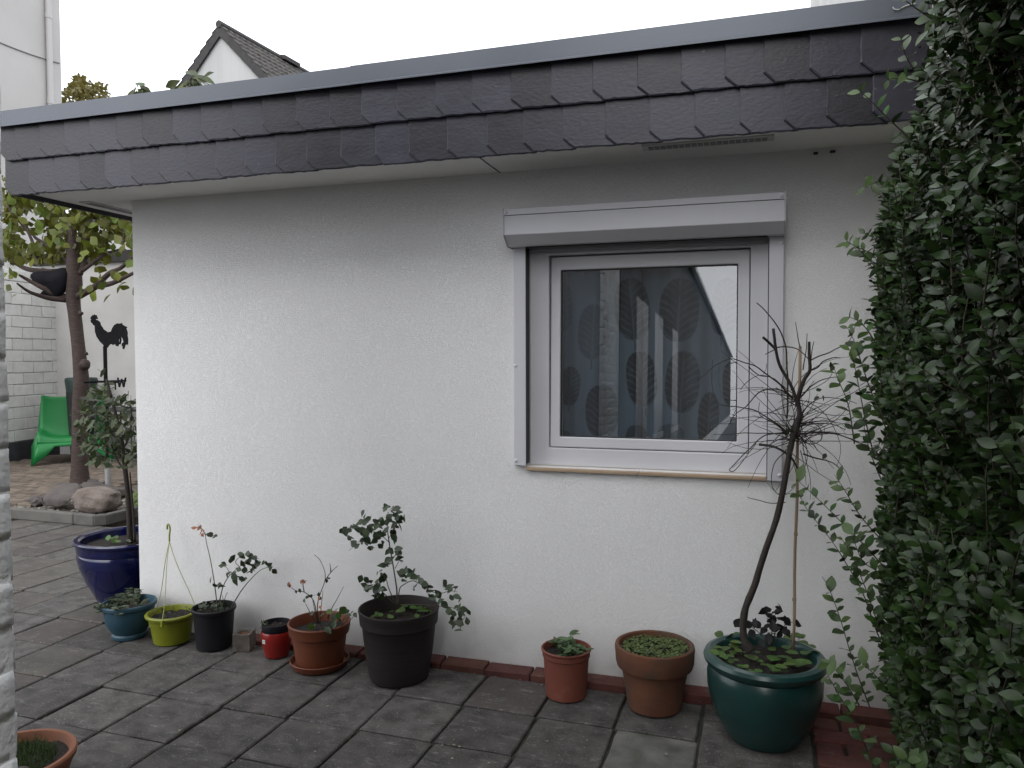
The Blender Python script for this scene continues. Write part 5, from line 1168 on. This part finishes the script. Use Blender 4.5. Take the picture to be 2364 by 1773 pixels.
TB = [([(660, 920), (640, 830), (580, 720), (545, 640), (528, 560), (514, 440)], .006, .005), ([(528, 572), (490, 535), (448, 496)], .0045, .004), ([(665, 900), (680, 840), (710, 760), (745, 705), (738, 600), (740, 525)], .008, .004), ([(745, 705), (790, 690), (830, 650), (900, 625), (940, 630)], .003, .001), ([(600, 1010), (605, 800), (595, 600), (575, 500), (520, 400), (450, 310), (403, 272)], .003, .0015),
      ([(640, 890), (560, 800), (480, 740), (400, 680), (330, 655), (240, 635), (150, 670), (70, 735), (20, 770)], .0028, .001), ([(640, 890), (580, 840), (510, 825), (420, 850), (340, 935), (270, 990), (225, 1050)], .003, .001), ([(600, 1100), (500, 1020), (400, 960), (300, 940), (180, 925), (135, 885), (120, 780), (122, 640)], .0026, .0009), ([(610, 1110), (480, 1110), (330, 1108), (200, 1115), (130, 1115)], .002, .0009),
      ([(610, 1100), (500, 1110), (430, 1140), (340, 1230), (260, 1310), (232, 1340), (262, 1345), (330, 1270), (400, 1170)], .0024, .0012), ([(420, 1180), (530, 1200), (620, 1260), (660, 1320), (690, 1390)], .0045, .003), ([(620, 1180), (580, 1230), (520, 1300), (500, 1420), (545, 1500), (620, 1490)], .0022, .001), ([(590, 1550), (520, 1555), (440, 1545), (345, 1515)], .002, .001), ([(690, 1110), (850, 1100), (1000, 1140), (1120, 1200), (1200, 1250)], .003, .0012),
      ([(690, 1060), (800, 1040), (890, 1050), (970, 1085)], .0025, .001), ([(690, 870), (760, 800), (830, 765), (970, 745)], .003, .001), ([(745, 640), (820, 605), (900, 575), (960, 550), (1010, 490), (1040, 405)], .0024, .001), ([(680, 560), (665, 480), (655, 400)], .002, .001), ([(700, 700), (715, 600), (730, 470)], .0022, .001), ([(745, 700), (755, 600), (772, 520)], .002, .001), ([(530, 560), (600, 555), (670, 570), (740, 640), (745, 700)], .0024, .0012), ([(530, 570), (490, 585), (460, 600)], .002, .001),
      ([(700, 1240), (800, 1270), (900, 1300), (960, 1360)], .003, .001), ([(690, 1160), (760, 1180), (820, 1140), (800, 1060), (720, 1030)], .002, .001), ([(680, 1000), (740, 920), (830, 880), (960, 890), (1040, 920)], .002, .0008), ([(620, 1120), (540, 1060), (430, 990), (420, 910)], .002, .0008), ([(640, 1300), (660, 1420), (560, 1500), (470, 1420)], .0012, .0008), ([(470, 660), (468, 700), (440, 740)], .001, .0007), ([(350, 680), (420, 740), (520, 760), (640, 880)], .002, .001), ([(300, 830), (340, 780), (420, 740), (480, 745)], .0015, .0008)]
rw = random.Random(4)
for P_, ra, rb_ in TB:
    dy = rw.uniform(-.12, .10); P3 = smooth_path([f4(x, y, Yg+.02+dy*k/(len(P_)-1)) for k, (x, y) in enumerate(P_)], 4)
    P3 = [p+noise.noise_vector(p*14)*.005 for p in P3]; mb = MB(); mb.tube(P3, lerp_r(ra*1.2, rb_*1.3, len(P3)), 6); mb.build('branch', TWIG, tk, smooth=True)
fine = MB()
for k in range(85):
    src = rw.choice([(640, 1090), (660, 1040), (690, 1130), (650, 900), (700, 1170), (620, 1130), (680, 1080)]); p = f4(src[0]+rw.gauss(0, 15), src[1]+rw.gauss(0, 25), Yg+.02)
    a_ = rw.uniform(0, 6.28); el = rw.gauss(.22, .5); d = Vector((math.cos(a_)*math.cos(el), math.sin(a_)*.7, math.sin(el))); L_ = rw.uniform(.16, .42) if k < 62 else rw.uniform(.08, .18); P3 = [p]; cv_ = rvec()*rw.uniform(.5, 3.8)
    ns = 9
    for s_ in range(ns):
        d = (d+cv_.cross(d)*L_/ns*1.6+rvec()*.10+Vector((0, 0, -.02))).normalized(); p = p+d*L_/ns; P3.append(p)
        if p.y > WY-.02: break
    if len(P3) > 3: fine.tube(P3, lerp_r(.0019, .0008, len(P3)), 5)
fine.build('twigs', TWIG, tk, smooth=True, kind='stuff')
for x, y in [(615, 1090), (600, 1100), (630, 1085), (880, 675), (905, 665), (890, 690), (800, 830), (830, 880), (790, 880), (680, 1480), (840, 1250), (690, 1500)]: leafat(tw, mR, f4(x, y, Yg), .028)
BAM = mat('bamboo_stake', (0.21, 0.14, 0.084), (0.266, 0.189, 0.119), 20, .6, .2, 80, stretch=(1, 1, .2))
a_, b_ = YP(1831, 1500, Yg+.04), YP(1847, 800, Yg+.06)
stk_ = thing('bamboo_stake', 'thin bamboo stake standing in the sea-green pot beside the twisted tree', 'stake', a_-Vector((0, 0, .02)))
P3 = [a_.lerp(b_, k/12)+Vector((.002*math.sin(k*1.3), 0, 0)) for k in range(13)]; mb = MB(); mb.tube(P3, .0062, 8); mb.build('cane', BAM, stk_, smooth=True)
for k in (2, 4.6, 7.1, 9.7): c = a_.lerp(b_, k/12); mb = MB(); mb.tube([c-Vector((0, 0, .006)), c+Vector((0, 0, .006))], .0082, 8); mb.build('node', BAM, stk_)

# ================================================================== privet hedge along the right-hand wall
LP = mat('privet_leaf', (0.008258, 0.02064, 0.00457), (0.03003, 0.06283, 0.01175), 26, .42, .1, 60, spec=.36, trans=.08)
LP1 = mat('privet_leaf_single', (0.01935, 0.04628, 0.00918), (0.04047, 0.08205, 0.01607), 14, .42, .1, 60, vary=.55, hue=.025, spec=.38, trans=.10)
LPY = mat('privet_shoot_leaf', (0.049, 0.091, 0.021), (0.07, 0.119, 0.028), 14, .45, vary=.3, trans=.2)
PST = mat('privet_stem', (.04, .032, .02), (.07, .06, .035), 30, .7)
hedge = thing('privet_hedge', 'tall dark green privet hedge along the right-hand wall', 'hedge', (.55, 2.3, -.02))
OUTY = [-80, 60, 130, 200, 300, 400, 500, 650, 750, 850, 950, 1050, 1100, 1250, 1350, 1500, 1600, 1700, 1900]
OUTX = [2135, 2145, 2136, 2122, 2094, 2040, 2008, 2000, 2005, 2010, 2028, 2022, 2036, 2030, 2050, 2048, 2056, 2076, 2070]
rh = random.Random(31)
pos, mats, scs, stm = [], [], [], MB()
def shoot_leaves(P3, first=.0, sp_=.020, big=1.0, young=False, store=None):
    d_acc = 0.; nxt = sp_*.5; k = 0
    for i in range(len(P3)-1):
        a, b = P3[i], P3[i+1]; L_ = (b-a).length
        while d_acc+L_ > nxt:
            p = a.lerp(b, (nxt-d_acc)/max(L_, 1e-6)); t = (b-a).normalized(); o1 = t.orthogonal().normalized(); an = k*1.57+rh.uniform(-.4, .4); s1 = (o1*math.cos(an)+t.cross(o1)*math.sin(an))
            for sg in (1, -1):
                if rh.random() < .08: continue
                d = (t*.45+s1*sg+Vector((0, 0, .15))+rvec()*.3).normalized(); nn = t*.5+Vector((-.3, -.45, .6))+rvec()*.55
                store((p, basis(d, nn), rh.triangular(.018, .054, .028)*big))
            k += 1; nxt += sp_*rh.uniform(.8, 1.25)
        d_acc += L_
def st_bulk(q): pos.append(q[0]); mats.append(q[1]); scs.append(q[2])
nsh = 0; tries = 0
while nsh < 4000 and tries < 140000:
    tries += 1
    y = rh.uniform(.75, 3.45); z = rh.uniform(-.02, 3.75)
    base_x = rh.uniform(.36, .61)
    if y > 3.2: base_x = rh.uniform(.44, .61)
    p = Vector((base_x, y, z))
    d = Vector((rh.uniform(-.8, .1), rh.uniform(-.6, .25), rh.uniform(.0, 1.0))).normalized(); L_ = rh.uniform(.10, .30)
    P3 = [p]; 
    for s_ in range(4): d = (d+Vector((0, 0, .10))+rvec()*.12).normalized(); P3.append(P3[-1]+d*L_/4)
    ok = True; good = []
    for q in P3:
        if q.y < .25 or q.x > .618 or q.y > 3.62 or q.x < .445-.13*max(-.5, noise.noise(Vector((5, q.y*4.5, q.z*3.5))))-.05*rh.random(): ok = False; break
        u, v, k = proj(q)
        if u < np.interp(v, OUTY, OUTX)+rh.uniform(-14, 14)+34*noise.noise(Vector((9.3, q.y*1.5, q.z*5))): ok = False; break
    if not ok: continue
    stm.tube(P3, lerp_r(.0024, .0012, 5), 4, cap=False); shoot_leaves(P3, store=st_bulk); nsh += 1
# old wood
for k in range(16):
    y = .6+k*.13; P3 = [Vector((.57+rh.uniform(-.03, .08), y, -.02))]
    for s_ in range(14): P3.append(P3[-1]+Vector((rh.uniform(-.035, .035), rh.uniform(-.05, .05), .25)))
    for q in P3: q.x = min(max(q.x, .54), .60)
    mb = MB(); mb.tube(smooth_path(P3, 3), lerp_r(.014, .004, 43), 7); mb.build('stem', PST, hedge, smooth=True)
def h4(x, y): return (1764+x/2.465, 1100+y/2.465)
def h3(x, y): return (1864+x/2.764, 500+y/2.764)
def h2(x, y): return (1564+x/2.765, y/2.765)
SH = [([h4(*q) for q in ((800, 1270), (700, 1000), (600, 700), (500, 450), (430, 340))], 3.0), ([h4(*q) for q in ((740, 1130), (640, 880), (560, 660), (470, 500), (380, 360), (240, 180), (190, 80))], 3.1), ([h4(*q) for q in ((600, 1310), (540, 1150), (490, 1000), (430, 800), (370, 640), (330, 570))], 3.2),
      ([h4(*q) for q in ((760, 600), (560, 380), (450, 270), (330, 150), (200, 30))], 3.1), ([h4(*q) for q in ((760, 460), (560, 240), (460, 80), (400, -10))], 3.15), ([h4(*q) for q in ((640, 1700), (520, 1400), (430, 1250), (350, 1110))], 2.75), ([h4(*q) for q in ((540, 1300), (480, 1200), (430, 1130), (370, 1060))], 3.2), ([h4(*q) for q in ((740, 1270), (640, 1140), (570, 1070))], 3.0),
      ([h3(*q) for q in ((430, 1550), (370, 1300), (340, 1150), (300, 950), (270, 850))], 3.1), ([h3(*q) for q in ((500, 1350), (400, 1100), (340, 920), (300, 800), (250, 700))], 3.2), ([h3(*q) for q in ((300, 1450), (260, 1200), (200, 1050), (160, 940))], 3.15), ([h3(*q) for q in ((520, 950), (400, 750), (330, 670), (260, 640))], 3.1), ([h3(*q) for q in ((560, 350), (400, 280), (320, 200), (250, 160))], 3.1),
      ([h2(*q) for q in ((2000, 360), (1700, 170), (1560, 80), (1450, 0), (1400, -40))], 2.6), ([h2(*q) for q in ((1560, 960), (1350, 760), (1230, 640), (1150, 570))], 3.0), ([h2(*q) for q in ((1700, 700), (1480, 400), (1420, 220))], 2.9), ([h2(*q) for q in ((1680, 560), (1450, 500), (1330, 510))], 2.9), ([h2(*q) for q in ((1800, 300), (1640, 230), (1600, 190))], 2.7), ([h2(*q) for q in ((1500, 1200), (1300, 1160), (1190, 1200))], 3.15), ([h2(*q) for q in ((1480, 1700), (1200, 1600), (1080, 1540))], 3.2), ([h4(*q) for q in ((700, 100), (600, -150), (560, -330))], 3.2),
      ([h4(*q) for q in ((900, 1700), (840, 1640), (800, 1600))], 2.2), ([h4(*q) for q in ((760, 760), (660, 560), (560, 480), (500, 330))], 3.0)]
lps = leaf_mesh('leaf', PRIVET, LP1); lpy = leaf_mesh('leaf', PRIVET, LPY); singles = []
for P_, yy in SH:
    n_ = len(P_); P3 = smooth_path([YP(x, y, yy-.10*k/(n_-1)) for k, (x, y) in enumerate(P_)], 5)
    mb = MB(); mb.tube(P3, lerp_r(.0028, .0009, len(P3)), 5); mb.build('shoot', PST, hedge, smooth=True)
    buf = []; shoot_leaves(P3, sp_=.036, big=1.35, store=buf.append)
    for i, q in enumerate(buf): singles.append((q, i > len(buf)-5))
M3 = np.array([[[m[i][j] for j in range(3)] for i in range(3)] for m in mats]); PP = np.array([tuple(p) for p in pos]); SS = np.array(scs)
# the leaves that show largest are single parts
vd = PP-np.array([0, 0, CH]); dep = vd@np.array(fwd); vn = vd/np.linalg.norm(vd, axis=1)[:, None]; fac = np.abs((M3[:, :, 2]*vn).sum(1))
uu = IW/2+FPX*(vd@np.array(r2))/dep; vv = IH/2+FPX*(vd@np.array(d2))/dep
score = SS**2*fac/np.maximum(dep, .3)**2; score[(dep < .5) | (uu > IW+10) | (vv < -10) | (vv > IH+10)] = 0; score *= (PP[:, 0] < .47)
need = max(0, 300-len(singles)); pick = np.argsort(-score)[:need]
for (p, m_, s_), young in singles: place('leaf', lpy if young else lps, hedge, p, m_.to_quaternion(), s_)
for i in pick: place('leaf', lps, hedge, PP[i], mats[i].to_quaternion(), float(SS[i])*1.1)
keep = np.ones(len(PP), bool); keep[pick] = False
Lv = np.array(PRIVET[0]); nLv = len(Lv); Lf = np.array(PRIVET[1])
VV = (np.einsum('nij,kj->nki', M3[keep], Lv)*SS[keep][:, None, None]+PP[keep][:, None, :]-np.array([.55, 2.3, -.02])).reshape(-1, 3)
FF = (Lf[None]+(np.arange(keep.sum())*nLv)[:, None, None]).reshape(-1, 4)
me = bpy.data.meshes.new('foliage'); me.vertices.add(len(VV)); me.vertices.foreach_set('co', VV.ravel()); me.loops.add(FF.size); me.loops.foreach_set('vertex_index', FF.ravel().astype(np.int32)); me.polygons.add(len(FF)); me.polygons.foreach_set('loop_start', np.arange(0, FF.size, 4, dtype=np.int32)); me.polygons.foreach_set('use_smooth', np.ones(len(FF), bool)); me.update(); me.validate(); me.materials.append(LP)
fo = bpy.data.objects.new('foliage', me); C.objects.link(fo); fo.parent = hedge; fo['kind'] = 'stuff'
stm.build('twigs', PST, hedge, kind='stuff')
# bits on the ground
mb = MB(); rl = random.Random(17)
for k in range(130):
    p = G(rl.uniform(60, 1900), rl.uniform(1500, 1773), .0075) if k < 90 else Vector((rl.uniform(-3, .2), rl.uniform(3.5, 3.6), .0075))
    s_ = rl.uniform(.003, .009); q = [p+Vector((s_*rl.uniform(.5, 1)*math.cos(a), s_*rl.uniform(.3, 1)*math.sin(a), 0)) for a in (0, 1.2, 2.5, 3.6, 5)]; mb.prism(q, (0, 0, .0015))
lt = mb.build('litter', mat('leaf_litter', (.08, .06, .035), (.30, .27, .2), 40, .9), kind='stuff'); tag(lt, 'scattered crumbs and dry leaf bits on the paving', 'litter')
mb = MB(); P_ = [h2(*q) for q in ((1375, 45), (1385, 58), (1420, 60), (1445, 42), (1480, 30), (1520, 22))]; mb.tube(smooth_path([YP(x, y, FY-.07) for x, y in P_], 4), .0022, 5)
wi = mb.build('white_wire', mat('white_wire', (.6, .6, .6), rough=.4), origin=YP(*P_[3], FY-.07), label='short loop of white wire hanging on the roof coping', cat='wire')

mb = MB(); rj = random.Random(41)                 # moss and tiny grass in the joints, soil crumbs round the pots
for k in range(70):
    i_, j_ = rj.randrange(-9, 3), rj.randrange(-2, 4); x_, y_ = -1.244+i_*SP, 3.246+j_*.3475
    if rj.random() < .5: x_ += rj.uniform(0, SP)
    else: y_ += rj.uniform(0, .34)
    y_ += -(x_+1.244)*.017
    if y_ > 3.58 and x_ > CX-.1: continue
    for q in range(rj.randrange(3, 11)):
        p = Vector((x_+rj.gauss(0, .012), y_+rj.gauss(0, .006), -.012)); d = Vector((rj.gauss(0, .6), rj.gauss(0, .6), 1)).normalized()*rj.uniform(.012, .034); s_ = Vector((-d.y, d.x, 0)).normalized()*.0016
        mb.add([p-s_, p+s_, p+d], [(0, 1, 2)])
jw = mb.build('joint_weeds', mat('joint_moss', (.035, .055, .014), (.065, .085, .025), 40, .8), kind='stuff'); tag(jw, 'tiny grass and moss growing in the paving joints', 'moss')
